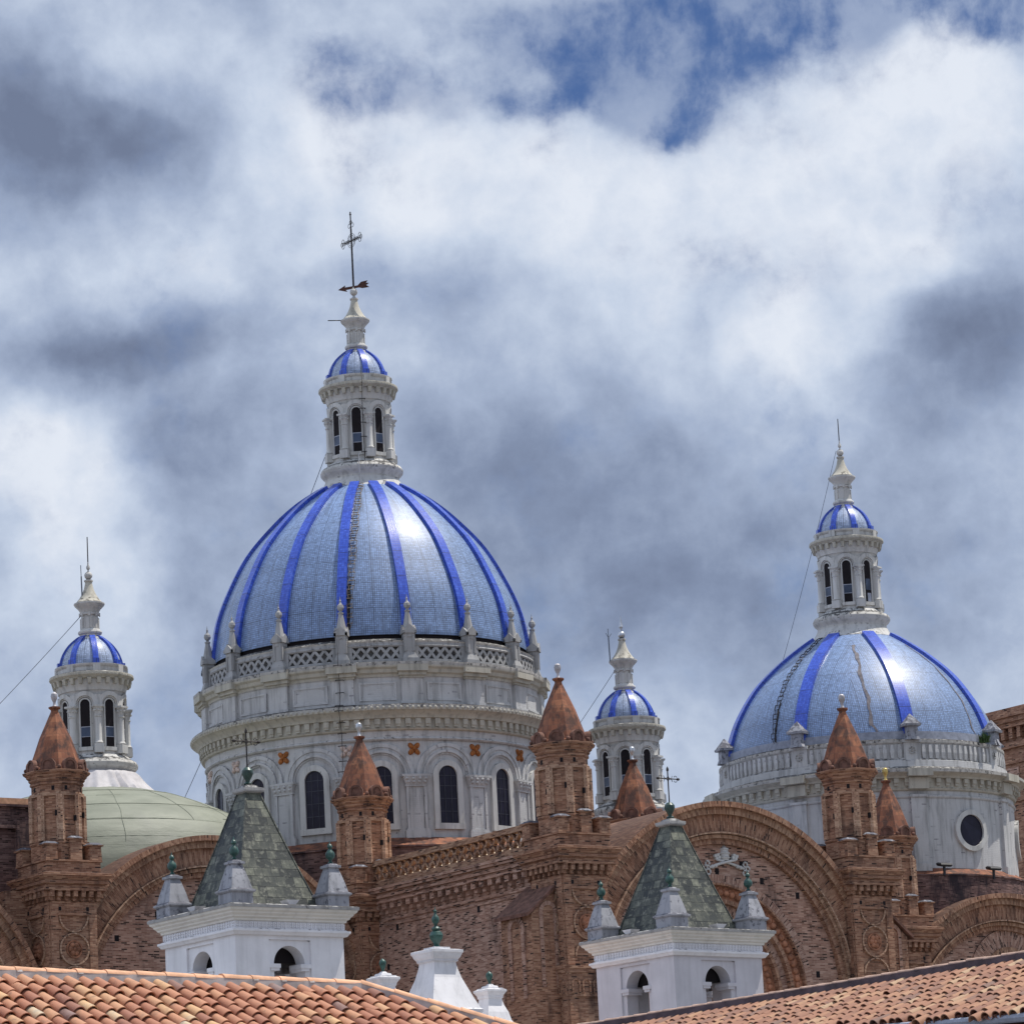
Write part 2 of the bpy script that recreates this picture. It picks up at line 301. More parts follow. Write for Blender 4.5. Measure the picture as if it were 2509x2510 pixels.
def m_rooftile(name, stops, dirt):
    m, t, p = material(name)
    at = nd(t, 'ShaderNodeAttribute', None, attribute_name='tile_tone', attribute_type='GEOMETRY')
    ov = nd(t, 'ShaderNodeTexCoord').outputs['Object']
    n1 = noise(t, ov, 7.0, 6.0, .65); n2 = noise(t, ov, 22.0, 4.0, .7)
    v = mth(t, 'ADD', mth(t, 'MULTIPLY', at.outputs['Fac'], .82), mth(t, 'MULTIPLY', n1, .18))
    col = ramp(t, v, stops)
    col = mixc(t, mth(t, 'MULTIPLY', sstep(t, n1, .52, .75), dirt), col, (.10, .07, .065))
    col = mixc(t, mth(t, 'MULTIPLY', sstep(t, n2, .6, .8), .35), col, (.55, .42, .30))
    setp(t, p, Base_Color=col, Roughness=.75, Specular_IOR_Level=.35, Normal=bump(t, mth(t, 'ADD', n2, n1), .35, .01))
    return m
TILE_WARM = m_rooftile('warm_clay_barrel_tile', [(.05, (.24, .18, .17)), (.16, (.25, .125, .095)), (.32, (.37, .160, .100)), (.55, (.47, .225, .135)), (.74, (.53, .305, .175)), (.86, (.60, .38, .20)), (.95, (.50, .45, .35))], .5)
TILE_OLD = m_rooftile('old_clay_barrel_tile', [(.05, (.20, .125, .10)), (.3, (.25, .120, .080)), (.55, (.32, .155, .096)), (.75, (.38, .205, .120)), (.92, (.43, .29, .18))], .7)
TILE_PAN = m_plain('shaded_clay_channel_tile', (.22, .10, .07), .9, 0, .35, 6)  # clay coloured darker to paint in the shade between cover tiles
LATTICE_PALE = m_plain('painted_sunlit_strip', (.74, .58, .40), .8, 0, .2, 4)
RIDGE_TILE = m_plain('sunbleached_ridge_tile', (.64, .36, .22), .8, 0, .22, 4)
RIDGE_OLD = m_plain('old_ridge_tile', (.40, .27, .21), .85, 0, .3, 4)
COPPER_TILE = m_spire(); COPPER_TILE.name = 'terracotta_skirt_tile'

# ------------------------------------------------------------------ mesh builder
class MB:
    def __init__(s): s.v, s.f, s.m, s.u, s.tone = [], [], [], [], []
    def n(s): return len(s.v)
    def add(s, vs, fs, m=0, us=None, tone=0.5):
        o = len(s.v); s.v.extend(vs)
        for k, f in enumerate(fs):
            s.f.append(tuple(o + i for i in f)); s.m.append(m); s.u.append(us[k] if us else None); s.tone.append(tone)
    def box(s, x0, x1, y0, y1, z0, z1, m=0):
        s.taper((x0 + x1) / 2, (y0 + y1) / 2, z0, abs(x1 - x0) / 2, abs(y1 - y0) / 2, z1, abs(x1 - x0) / 2, abs(y1 - y0) / 2, m)
    def taper(s, cx, cy, z0, ax, ay, z1, bx, by, m=0):
        vs = [(cx + i * hx, cy + j * hy, z) for z, hx, hy in ((z0, ax, ay), (z1, bx, by)) for i, j in ((-1, -1), (1, -1), (1, 1), (-1, 1))]
        s.add(vs, [(3, 2, 1, 0), (4, 5, 6, 7), (0, 1, 5, 4), (1, 2, 6, 5), (2, 3, 7, 6), (3, 0, 4, 7)], m)
    def sq(s, cx, cy, prof, m=0):                       # square stepped profile: (half, z)
        for k in range(len(prof) - 1):
            (a, z0), (b, z1) = prof[k], prof[k + 1]
            vs = [(cx + i * h, cy + j * h, z) for z, h in ((z0, a), (z1, b)) for i, j in ((-1, -1), (1, -1), (1, 1), (-1, 1))]
            s.add(vs, [(0, 1, 5, 4), (1, 2, 6, 5), (2, 3, 7, 6), (3, 0, 4, 7)], m)
        h, z = prof[-1]; s.add([(cx - h, cy - h, z), (cx + h, cy - h, z), (cx + h, cy + h, z), (cx - h, cy + h, z)], [(0, 1, 2, 3)], m)
        h, z = prof[0]; s.add([(cx - h, cy - h, z), (cx + h, cy - h, z), (cx + h, cy + h, z), (cx - h, cy + h, z)], [(3, 2, 1, 0)], m)
    def prism(s, poly, y0, y1, m=0):                    # polygon in x,z pushed from y0 to y1
        k = len(poly)
        vs = [(x, y0, z) for x, z in poly] + [(x, y1, z) for x, z in poly]
        s.add(vs, [tuple(range(k)), tuple(range(2 * k - 1, k - 1, -1))] + [(i, i + k, (i + 1) % k + k, (i + 1) % k) for i in range(k)], m)
    def band(s, po, pi_, y0, y1, m=0, polar=True, open_=True):   # strip between two x,z lines, pushed y0..y1
        k = len(po); L = 0.0; us = []; fs = []
        vs = [(x, y0, z) for x, z in po] + [(x, y0, z) for x, z in pi_] + [(x, y1, z) for x, z in po] + [(x, y1, z) for x, z in pi_]
        for i in range(k - 1):
            d = math.dist(po[i], po[i + 1]) * .9; w = math.dist(po[i], pi_[i]); w2 = math.dist(po[i + 1], pi_[i + 1])
            fs.append((i, i + 1, k + i + 1, k + i)); us.append([(0, L), (0, L + d), (w2, L + d), (w, L)] if polar else None)
            fs.append((2 * k + i, 2 * k + i + 1, i + 1, i)); us.append([(y1, L), (y1, L + d), (y0, L + d), (y0, L)])
            fs.append((k + i, k + i + 1, 3 * k + i + 1, 3 * k + i)); us.append([(y0, L), (y0, L + d), (y1, L + d), (y1, L)])
            L += d
        if open_:
            for i in (0, k - 1): fs.append((i, k + i, 3 * k + i, 2 * k + i)); us.append(None)
        s.add(vs, fs, m, us)
    def lathe(s, prof, n=64, cx=0.0, cy=0.0, a0=0.0, a1=2 * pi, m=0, bays=0, off=0.0):
        # prof: (r, z[, material]); angle 0 points to -y and grows towards +x
        full = abs(a1 - a0 - 2 * pi) < 1e-6; k = n if full else n + 1
        ang = [a0 + off + (a1 - a0) * i / n for i in range(n + 1)]
        o = len(s.v)
        for p in prof:
            for i in range(k): s.v.append((cx + p[0] * sin(ang[i]), cy - p[0] * cos(ang[i]), p[1]))
        V = 0.0
        for j in range(len(prof) - 1):
            r0, z0 = prof[j][:2]; r1, z1 = prof[j + 1][:2]; d = math.hypot(r1 - r0, z1 - z0)
            mm = prof[j][2] if len(prof[j]) > 2 else m
            for i in range(n):
                ii = (i + 1) % k if full else i + 1
                s.f.append((o + j * k + i, o + j * k + ii, o + (j + 1) * k + ii, o + (j + 1) * k + i)); s.m.append(mm); s.tone.append(.5)
                if bays:
                    b = 2 * pi / bays; c = (math.floor((ang[i] + ang[i + 1]) / 2 / b) + .5) * b
                    q = (ang[i] - c, ang[i + 1] - c)
                    s.u.append([(q[0] * r0, V), (q[1] * r0, V), (q[1] * r1, V + d), (q[0] * r1, V + d)])
                else:
                    R = max(r0, r1)
                    s.u.append([(ang[i] * R, V), (ang[i + 1] * R, V), (ang[i + 1] * R, V + d), (ang[i] * R, V + d)])
            V += d
    def ball(s, c, r, m=0, n=12, sz=1.0):
        pr = [(max(1e-4, r * sin(pi * i / 8)), c[2] - r * sz * cos(pi * i / 8)) for i in range(9)]
        s.lathe(pr, n, c[0], c[1], m=m)
    def tube(s, pts, r, m=0, k=6, closed=False):
        pts = [Vector(p) for p in pts]; N = len(pts); o = len(s.v)
        for i, p in enumerate(pts):
            a = pts[(i - 1) % N] if (closed or i > 0) else p; b = pts[(i + 1) % N] if (closed or i < N - 1) else p
            d = (b - a).normalized(); ref = Vector((0, 0, 1)) if abs(d.z) < .9 else Vector((1, 0, 0))
            x = d.cross(ref).normalized(); y = x.cross(d)
            for j in range(k):
                q = p + x * (r * cos(2 * pi * j / k)) + y * (r * sin(2 * pi * j / k)); s.v.append(tuple(q))
        for i in range(N if closed else N - 1):
            i2 = (i + 1) % N
            for j in range(k):
                s.f.append((o + i * k + j, o + i * k + (j + 1) % k, o + i2 * k + (j + 1) % k, o + i2 * k + j)); s.m.append(m); s.u.append(None); s.tone.append(.5)
        if not closed:
            for i in (0, N - 1): s.f.append(tuple(o + i * k + j for j in range(k))); s.m.append(m); s.u.append(None); s.tone.append(.5)
    def bend(s, i0, R, th=0.0, cx=0.0, cy=0.0):         # flat x (arc), -y (outwards) -> round a cylinder
        for i in range(i0, len(s.v)):
            x, y, z = s.v[i]; a = th + x / R; r = R - y
            s.v[i] = (cx + r * sin(a), cy - r * cos(a), z)
    def xf(s, i0, M):
        for i in range(i0, len(s.v)): s.v[i] = tuple(M @ Vector(s.v[i]))
    def mesh(s, name, mats, smooth=True, sharp=32):
        me = bpy.data.meshes.new(name); me.from_pydata(s.v, [], s.f)
        for m in mats: me.materials.append(m)
        me.polygons.foreach_set('material_index', s.m)
        bm = bmesh.new(); bm.from_mesh(me); bmesh.ops.recalc_face_normals(bm, faces=bm.faces[:]); bm.to_mesh(me); bm.free()
        uvl = me.uv_layers.new(name='UVMap').data
        co = s.v
        for p in me.polygons:
            us = s.u[p.index]
            if us:
                mp = dict(zip(s.f[p.index], us))
                for li in p.loop_indices: uvl[li].uv = mp[me.loops[li].vertex_index]
            else:
                nx, ny, nz = p.normal; h = math.hypot(nx, ny)
                if h < .25:
                    for li in p.loop_indices: q = co[me.loops[li].vertex_index]; uvl[li].uv = (q[0], q[1])
                else:
                    tx, ty = -ny / h, nx / h; sl = 1.0 / max(h, .3)
                    for li in p.loop_indices: q = co[me.loops[li].vertex_index]; uvl[li].uv = (q[0] * tx + q[1] * ty, q[2] * sl)
        at = me.attributes.new('tile_tone', 'FLOAT', 'FACE'); at.data.foreach_set('value', s.tone)
        if smooth:
            me.polygons.foreach_set('use_smooth', [True] * len(me.polygons)); me.set_sharp_from_angle(angle=radians(sharp))
        me.update(); return me
    def build(s, name, mats, parent=None, loc=(0, 0, 0), rz=0.0, smooth=True, sharp=32, **kw):
        return put(name, s.mesh(name, mats, smooth, sharp), parent, loc, rz, **kw)
def put(name, me, parent=None, loc=(0, 0, 0), rz=0.0, label=None, category=None, group=None, kind=None):
    o = bpy.data.objects.new(name, me); COL.objects.link(o); o.location = loc; o.rotation_euler = (0, 0, rz)
    if parent: o.parent = parent
    for k, v in (('label', label), ('category', category), ('group', group), ('kind', kind)):
        if v: o[k] = v
    return o
def arch(cx, cz, r, zb, n=40, a0=pi, a1=0.0):
    pts = [(cx + r * cos(a0 + (a1 - a0) * i / n), cz + r * sin(a0 + (a1 - a0) * i / n)) for i in range(n + 1)]
    return ([(cx - r, zb)] if a0 == pi and zb < cz else []) + pts + ([(cx + r, zb)] if a1 == 0.0 and zb < cz else [])

# ------------------------------------------------------------------ ground
g = MB(); g.add([(-3000, -3000, 0), (3000, -3000, 0), (3000, 6000, 0), (-3000, 6000, 0)], [(0, 1, 2, 3)])
g.build('ground', [GROUND], smooth=False, kind='structure', label='paved town ground below the roofs, out of sight')

# ================================================================== CATHEDRAL
TH = radians(35)
CATH = put('cathedral', None, None, (1.48, 166, 0), TH, label='red brick cathedral with pale blue ribbed domes and white lanterns', category='cathedral')
def L2W(x, y, z): return Vector((1.48 + x * cos(TH) - y * sin(TH), 166 + x * sin(TH) + y * cos(TH), z))
GRID = [k * pi / 8 for k in range(16)]

# ---- transept flank wall facing left, with corbel cornice
b = MB(); X = -.75
b.box(X, 15.6, 1.0, 13.4, 0, 23.06)
b.box(X - .07, X, 1.0, 13.4, 21.70, 21.84); b.box(X - .05, X, 1.0, 13.4, 21.50, 21.58)
k = 1.35
while k < 13.3:
    b.box(X - .36, X, k, k + .30, 22.16, 22.42); b.box(X - .22, X, k + .03, k + .27, 21.98, 22.16); b.box(X - .11, X, k + .06, k + .24, 21.86, 21.98); k += .60
for z0, z1, d in ((22.42, 22.52, .42), (22.52, 22.62, .36), (22.62, 22.74, .48), (22.74, 22.84, .44), (22.84, 22.95, .60), (22.95, 23.06, .66)): b.box(X - d, X + .002, .98, 13.42, z0, z1)
b.box(X - .12, X, 12.2, 13.4, 0, 21.70)
for yy in (2.6, 5.2, 8.3, 11.2): b.box(X - .012, X, yy, yy + .17, 21.25, 21.5, 1)
for yy, zz in ((12.0, 19.7), (9.5, 17.2)): b.box(X - .012, X, yy, yy + .17, zz, zz + .24, 1)
b.build('transept_wall', [BRICK_PINK, VOID], CATH, smooth=False, label='long brick flank wall with corbelled cornice')
# parapet with pierced lattice
b = MB(); x0, x1 = X - .28, X - .04
b.box(x0, x1 + .1, 1.2, 13.3, 23.06, 23.40); b.box(x0 - .06, x1 + .06, 1.1, 13.4, 24.02, 24.10); b.box(x0, x1, 1.1, 13.4, 24.10, 24.26)
n = 22; st = 12.0 / n
for i in range(n):
    y0 = 1.3 + i * st
    for a, c in ((y0, y0 + st), (y0 + st, y0)):
        i0 = b.n(); w = .062
        b.add([(x, yy, zz) for x in (x0 + .04, x1 - .02) for yy, zz in ((a - w, 23.40), (a + w, 23.40), (c + w, 24.02), (c - w, 24.02))], [(0, 1, 2, 3), (7, 6, 5, 4), (0, 4, 5, 1), (2, 6, 7, 3), (1, 5, 6, 2), (0, 3, 7, 4)])
b.build('parapet', [BRICK_ORANGE], CATH, smooth=False, label='pierced lattice brick parapet')
b = MB(); b.add([(X + .12, 1.2, 23.42), (1.2, 1.2, 24.05), (1.2, 13.3, 24.05), (X + .12, 13.3, 23.42), (1.2, 1.2, 22.9), (1.2, 13.3, 22.9)], [(0, 1, 2, 3), (1, 4, 5, 2)])  # pale strip added so the lattice openings look sunlit
b.build('lattice_backing', [LATTICE_PALE], CATH, smooth=False, label='pale strip behind the lattice parapet standing in for sunlit openings')
CROWN = m_plain('weathered_terracotta_crown', (.15, .075, .055), .9, 0, .45, 4)
# transept side buttress with sloping roof and blind niche
def buttress(sx, ox, oy, dz, mat):
    b = MB(); xo, xi, ya, yb = -2.35, -.95, -.48, 1.62
    b.prism([(xo + .12, 0), (xi, 0), (xi, 21.62 + dz), (xo + .12, 20.45 + dz)], ya, yb)
    b.prism([(xo - .12, 20.36 + dz), (xi + .1, 21.66 + dz), (xi + .1, 21.80 + dz), (xo - .12, 20.50 + dz)], ya - .16, yb + .12, 1)
    # blind niches: front and outer side
    b.band(arch(-1.45, 20.55 + dz, .42, 17.6, 14), arch(-1.45, 20.55 + dz, .26, 17.6, 14), ya - .05, ya + .02, 2)
    i0 = b.n(); b.band(arch(0, 19.95 + dz, .55, 17.2, 14), arch(0, 19.95 + dz, .33, 17.2, 14), -.06, .02, 2); b.prism(arch(0, 19.95 + dz, .34, 17.2, 14), -.008, .02, 3)
    b.xf(i0, Matrix.Translation((xo + .12, .55, 0)) @ Matrix.Rotation(-pi / 2, 4, 'Z'))
    if sx < 0: b.xf(0, Matrix.Diagonal((-1, 1, 1, 1)))
    return b.build('buttress', [mat, CROWN, BRICK_PINK, BRICK], CATH, (ox, oy, 0), smooth=False)
buttress(1, 0, 0, 0, BRICK); buttress(-1, 14.62, .27, -.5, BRICK)

# ---- corner piers with octagonal turrets
def turret_meshes(finmat):
    b = MB()
    def oc(prof): b.lathe(prof, 8, off=pi / 8)
    oc([(1.10, 23.4), (1.10, 24.25), (1.14, 24.30), (1.14, 24.38), (1.02, 24.42), (1.02, 26.66), (1.08, 26.70), (1.08, 26.78), (1.05, 26.80), (1.13, 26.88), (1.13, 26.94), (1.22, 27.02), (1.22, 27.06), (1.33, 27.14), (1.36, 27.20), (1.36, 27.24), (1.0, 27.26)])
    ap = 1.02 * cos(pi / 8)
    for k in range(8):
        a = k * pi / 4
        for sx in (-1, 1):
            i0 = b.n(); b.box(sx * .385 - .135, sx * .385 + .135, -ap - .085, -ap + .02, 24.42, 26.28, 2); b.xf(i0, Matrix.Rotation(a, 4, 'Z'))
        i0 = b.n(); b.box(-.39, .39, -ap - .08, -ap + .02, 26.22, 26.36, 2); b.xf(i0, Matrix.Rotation(a, 4, 'Z'))
        i0 = b.n(); b.box(-.06 + (.12 if k % 2 else -.1), .06 + (.12 if k % 2 else -.1), -ap - .008, -ap + .02, 26.44, 26.62, 1); b.box(.2, .29, -ap - .094, -ap, 25.2 + .2 * (k % 3), 25.42 + .2 * (k % 3), 1); b.xf(i0, Matrix.Rotation(a, 4, 'Z'))
    body = b.mesh('turret', [BRICK, VOID, BRICK_TAN], False)
    b = MB()
    b.lathe([(1.24, 27.24), (1.20, 27.32), (1.10, 27.36), (.64, 28.66), (.17, 29.70), (.15, 29.74), (.15, 29.80), (.24, 29.87), (.24, 29.93), (.05, 29.97)], 8, off=pi / 8)
    for k in range(8):
        i0 = b.n(); r = .25
        b.prism(arch(0, 27.42, r, 27.24, 12), -1.14, -.96, 1); b.band(arch(0, 27.42, r + .05, 27.24, 12), arch(0, 27.42, r - .05, 27.24, 12), -1.18, -.98, 1)
        b.xf(i0, Matrix.Rotation(k * pi / 4, 4, 'Z'))
        a = k * pi / 4 + pi / 8; b.ball((1.22 * sin(a), -1.22 * cos(a), 27.34), .085, 1, 8)
    spire = b.mesh('spire', [SPIRE, CROWN], False)
    b = MB(); b.lathe([(.10, 29.95), (.06, 30.02), (.055, 30.12), (.09, 30.2), (.125, 30.28), (.14, 30.37), (.12, 30.47), (.07, 30.52), (.001, 30.54)], 14)
    return body, spire, b
TB, TS, TF = turret_meshes(None)
FIN = {m.name: TF.mesh('finial', [m]) for m in (SILVER, SILVERDULL, GOLD)}
def flower(b, cx, cz, R, y, m, petals=6):
    for k in range(petals):
        a = 2 * pi * k / petals; b.ball((cx + R * .58 * cos(a), y, cz + R * .58 * sin(a)), R * .40, m, 8)
    b.ball((cx, y - .02, cz), R * .34, m, 8)
PALE_EDGE = BRICK_TAN  # lighter brick paints in the sun highlights on rings and ledges
def corner_pier(px, py, dz, fin, lab, turret_lab, faces=('f',)):
    # pier shaft
    b = MB(); h = 1.03
    b.box(-h, h, -h, h, 0, 21.95)
    for s_ in ('f', 'l'):
        i0 = b.n(); y = -h
        for sx in (-1, 1):
            b.box(sx * .86 - .17, sx * .86 + .17, y - .07, y + .01, 14, 21.95)
        b.box(-.69, .69, y - .07, y + .01, 21.50, 21.95); b.box(-.72, .72, y - .10, y, 21.40, 21.50)
        for zc, a0, a1 in ((21.38, pi, 2 * pi), (20.07, 0, 2 * pi), (18.76, 0, pi)):
            nn = 28; po = [(.665 * cos(a0 + (a1 - a0) * i / nn), zc + .65 * sin(a0 + (a1 - a0) * i / nn)) for i in range(nn + 1)]
            pi_ = [(.60 * cos(a0 + (a1 - a0) * i / nn), zc + .59 * sin(a0 + (a1 - a0) * i / nn)) for i in range(nn + 1)]
            b.band(po, pi_, y - .085, y + .01, 2)
        flower(b, 0, 20.07, .30, y - .02, 3)
        b.band([(.36 * cos(i * pi / 12), 20.07 + .36 * sin(i * pi / 12)) for i in range(25)], [(.30 * cos(i * pi / 12), 20.07 + .30 * sin(i * pi / 12)) for i in range(25)], y - .05, y, 3)
        for sx in (-.62, .62): b.box(sx - .06, sx + .06, y - .078, y, 21.58, 21.74, 1)
        b.box(-h - .02, h + .02, y - .20, y, 18.28, 18.42); b.box(-h - .02, h + .02, y - .15, y, 18.12, 18.28); b.box(-h - .02, h + .02, y - .10, y, 17.2, 18.12)
        for k_ in range(4): b.band(arch(-.75 + .5 * k_, 17.7, .2, 17.3, 10), arch(-.75 + .5 * k_, 17.7, .13, 17.3, 10), y - .15, y - .05, 0)
        if s_ == 'l': b.xf(i0, Matrix.Rotation(-pi / 2, 4, 'Z'))
    # corbels and stepped cornice
    for s_ in range(4):
        i0 = b.n(); x = -1.05
        while x < 1.06:
            b.box(x - .09, x + .09, -h - .30, -h + .02, 22.12, 22.36); b.box(x - .07, x + .07, -h - .18, -h, 21.97, 22.12); x += .35
        b.xf(i0, Matrix.Rotation(s_ * pi / 2, 4, 'Z'))
    b.sq(0, 0, [(h, 21.95), (h, 22.36), (h + .33, 22.36), (h + .33, 22.46), (h + .28, 22.48), (h + .28, 22.58), (h + .40, 22.64), (h + .40, 22.74), (h + .36, 22.75), (h + .48, 22.90), (h + .52, 22.94), (h + .52, 23.04), (h + .18, 23.12), (h + .18, 23.52), (h + .24, 23.53), (h + .24, 23.60), (h, 23.62)])
    pier = b.build('corner_pier', [BRICK, VOID, PALE_EDGE, STUCCO_RED], CATH, (px, py, dz), smooth=False, label=lab)
    # battlement blocks standing on the pier top
    for sx, sy, hh in ((-1, -1, .66), (1, -1, .66), (1, 1, .66), (-1, 1, .66), (0.15, -.93, .92), (.95, .1, .92)):
        x, y = sx * (h - .04), sy * (h - .04); b = MB()
        b.taper(x, y, 23.55, .27, .27, 23.5 + hh, .25, .25); b.taper(x, y, 23.5 + hh, .32, .32, 23.56 + hh, .33, .33); b.taper(x, y, 23.56 + hh, .31, .31, 23.66 + hh, .18, .18, 1)
        b.build('battlement', [BRICK, WASH_DIRTY], pier, smooth=False)
    tu = put('turret', TB, CATH, (px, py, dz), label=turret_lab)
    sp = put('spire', TS, tu)
    put('finial', FIN[fin.name], tu, label=None)
    return pier
corner_pier(0, 0, 0, SILVERDULL, 'near left corner pier of the transept with round medallions', 'turret with dark red spire at the near transept corner')
corner_pier(-15.42, 13.24, .24, SILVERDULL, 'leftmost brick pier with round medallion', 'leftmost brick turret before the green dome')
corner_pier(-.74, 13.58, -.22, SILVER, 'pier at the far end of the lattice parapet', 'pale brick turret with orange spire before the main drum')
corner_pier(14.62, .27, -.42, SILVERDULL, 'right corner pier of the transept', 'brick turret before the right blue dome')
corner_pier(27.76, 13.52, -.95, GOLD, 'brick pier under the small turret at right', 'smaller brick turret with gilded finial')
corner_pier(12.96, 12.9, -.73, SILVER, 'hidden pier behind the big arch', 'brick turret peeking over the big arch')

# ---- gables: concentric arches over each bay
def gable(cx, cz, R, y, label, portal=None, back=6.0, emblem=False, inner=None, half=6.4):
    zb = 9.0; b = MB()
    A = lambda r, n=56, c=(cx, cz): arch(c[0], c[1], r, zb, n)
    b.band(A(R), A(R - .22), y - .62, y + back, 0)                    # rim and vault
    b.band(A(R - .22), A(R - .50), y - .44, y + .2, 1)                # plain band
    b.band(A(R - .50), A(R - 1.24), y - .26, y + .2, 0)               # voussoirs
    b.band(A(R - 1.22), A(R - 1.28), y - .44, y + .2, 2)              # ledge, tan standing in for its sunlit edge
    b.band(A(R - 1.31), A(R - 1.46), y - .30, y + .2, 1); b.band(A(R - 1.46), A(R - 1.68), y - .16, y + .2, 0)
    g_ = b.build('gable_arch', [BRICK, BRICK_ORANGE, PALE_EDGE], CATH, label=label, smooth=False)
    b = MB()
    if portal:
        px, pz, pr = portal
        b.band(A(R - 1.6), A(pr - .3, 56, (px, pz)), y + .06, y + .5, 0, polar=False)
        holes = [(px - 3.1, pz + 5.35), (px + 1.6, pz + 5.3), (px + 4.4, pz + 4.1), (px + 5.2, pz + .9), (px + .35, pz + 4.98), (px + 2.6, pz + 4.65)]
        for hx, hz in holes: b.box(hx - .09, hx + .09, y + .05, y + .2, hz - .13, hz + .13, 1)
    else:
        b.prism(A(R - 1.6), y + .06, y + .5)
        for hx, hz in ((cx - 4.3, cz + 3.2), (cx - 2.4, cz + 4.2), (cx - 4.9, cz + .9), (cx - 2.9, cz + .8), (cx + 3.0, cz + 3.6), (cx - 1.2, cz + 2.0), (cx + 2.0, cz + 4.4)): b.box(hx - .1, hx + .1, y + .05, y + .2, hz - .12, hz + .12, 1)
    b.build('tympanum', [BRICK_PINK, VOID], g_, smooth=False)
    if portal:
        b = MB(); c = (px, pz); P = lambda r: A(r, 56, c)
        b.band(P(pr), P(pr - .34), y - .06, y + .5, 0); b.band(P(pr - .34), P(pr - .42), y - .10, y + .5, 1)
        b.band(P(pr - .42), P(pr - .95), y + .10, y + .6, 2)
        nb = 44
        for i in range(nb):                                            # scrolls of the ornament band
            a = pi * (i + .5) / nb; r = pr - .69
            b.ball((px + r * cos(a), y + .10, pz + r * sin(a)), .15, 2, 8); b.ball((px + (r + .16) * cos(a + .025), y + .10, pz + (r + .16) * sin(a + .025)), .075, 2, 6)
        b.band(P(pr - .95), P(pr - 1.12), y - .02, y + .6, 1); b.band(P(pr - 1.12), P(pr - 1.45), y + .22, y + .8, 0)
        b.band(P(pr - 1.45), P(pr - 1.60), y + .14, y + .8, 1); b.band(P(pr - 1.60), P(pr - 2.15), y + .42, y + .9, 2)
        for i in range(36):
            a = pi * (i + .5) / 36; r = pr - 1.88
            b.ball((px + r * cos(a), y + .42, pz + r * sin(a)), .13, 2, 8)
        b.band(P(pr - 2.15), P(pr - 2.35), y + .34, y + .9, 1); b.prism(P(pr - 2.3), y + .7, y + .8, 3)
        b.build('portal_arch', [BRICK_PINK, BRICK, STUCCO_RED, BRICK_DARK], g_, smooth=True)
    if inner:
        ix, iz = inner; b = MB()
        b.band(A(2.35, 40, (ix, iz)), A(1.55, 40, (ix, iz)), y - .02, y + .2, 0); b.band(A(1.55, 40, (ix, iz)), A(.72, 40, (ix, iz)), y - .06, y + .2, 1); b.prism(A(.74, 24, (ix, iz)), y + .02, y + .2, 2)
        b.build('blind_window', [BRICK_PINK, BRICK_ORANGE, VOID], g_, smooth=False)
    return g_
G1 = gable(7.40, 17.70, 7.5, -.1, 'big brick transept arch with white emblem', portal=(6.95, 17.45, 4.85), back=13.2)
gable(-8.45, 17.75, 7.42, 13.45, 'left brick arch before the green dome', back=2.2)
gable(33.95, 16.55, 7.33, 13.45, 'right brick arch under the floodlights', back=2.0, inner=(34.3, 19.9))
gable(-23.4, 17.0, 7.2, 13.45, 'far left brick arch', back=2.0)

# emblem on the big gable: papal tiara over two crossed keys, white relief
b = MB(); ex, ez, y = 7.72, 22.80, -.12
b.lathe([(.001, 23.60), (.05, 23.57), (.04, 23.50), (.10, 23.44), (.16, 23.34), (.20, 23.2), (.215, 23.0), (.19, 22.88), (.001, 22.87)], 14, ex, y + .1, m=0)
for z in (22.95, 23.13, 23.30): b.lathe([(.20 if z < 23.2 else .17, z), (.245 if z < 23.2 else .20, z + .02), (.245 if z < 23.2 else .20, z + .06), (.19, z + .08)], 14, ex, y + .1)
b.ball((ex, y + .05, 23.63), .045)
for s_ in (-1, 1):
    yk = y - .03 - .03 * s_; q0 = Vector((ex - s_ * .90, yk, ez - .24)); q1 = Vector((ex + s_ * .46, yk, ez + .10))
    b.tube([q0, q0.lerp(q1, .3) + Vector((0, 0, .03)), q0.lerp(q1, .7) + Vector((0, 0, .03)), q1], .055, 0, 8)
    for t_ in (.12, .24): b.ball(tuple(q0.lerp(q1, t_)), .085, 0, 8)
    cx_, cz_ = q0.x - s_ * .06, q0.z
    for dx, dz_, rr in ((-.02 * s_, .17, .10), (-.13 * s_, .0, .09), (.0, -.17, .11)):
        b.tube([(cx_ + dx + rr * cos(2 * pi * i / 14), yk, cz_ + dz_ + rr * sin(2 * pi * i / 14)) for i in range(14)], .038, 0, 6, True)
    for dx, dz_ in ((0, .05), (-.12 * s_, .09), (.05 * s_, .15), (-.07 * s_, .19)):
        b.box(q1.x + dx - .065, q1.x + dx + .065, yk - .05, yk + .1, q1.z + dz_ - .055, q1.z + dz_ + .055)
b.build('emblem', [WHITE, VOID], G1, label='white relief of a tiara over crossed keys')

# ---- nave wall along the bays, stretches between the gables, and vault tops
b = MB()
b.box(-48, 46, 13.9, 15.2, 0, 20.4); b.box(-48, 46, 15.2, 30, 0, 19.0)
for x0_, x1_, z in ((-17.5, -13.5, 22.8), (-2.6, 1.2, 22.6), (26.0, 29.4, 21.8), (11.2, 14.5, 21.5)): b.box(x0_, x1_, 13.95, 15.6, 20, z)
b.build('nave_wall', [BRICK], CATH, smooth=False, label='brick nave wall behind the transept')
b = MB(); b.box(-48, -14.9, 16.0, 17.0, 18, 26.5); b.prism([(-48, 26.5), (-14.75, 26.5), (-14.75, 26.6), (-48, 26.6)], 15.85, 17.1)
b.prism([(-48, 26.6), (-16.9, 26.6), (-16.9, 26.92), (-48, 26.92)], 15.9, 17.0, 1); b.box(-16.9, -14.8, 15.95, 17.0, 26.6, 26.86, 1)
b.box(-48, -15.4, 15.8, 16.0, 25.6, 25.75); b.box(-15.9, -14.9, 15.75, 16.0, 18, 25.9)
b.build('clerestory_wall', [BRICK_DARK, RIDGE_TILE], CATH, smooth=False, label='blackened brick wall with tile coping at far left')

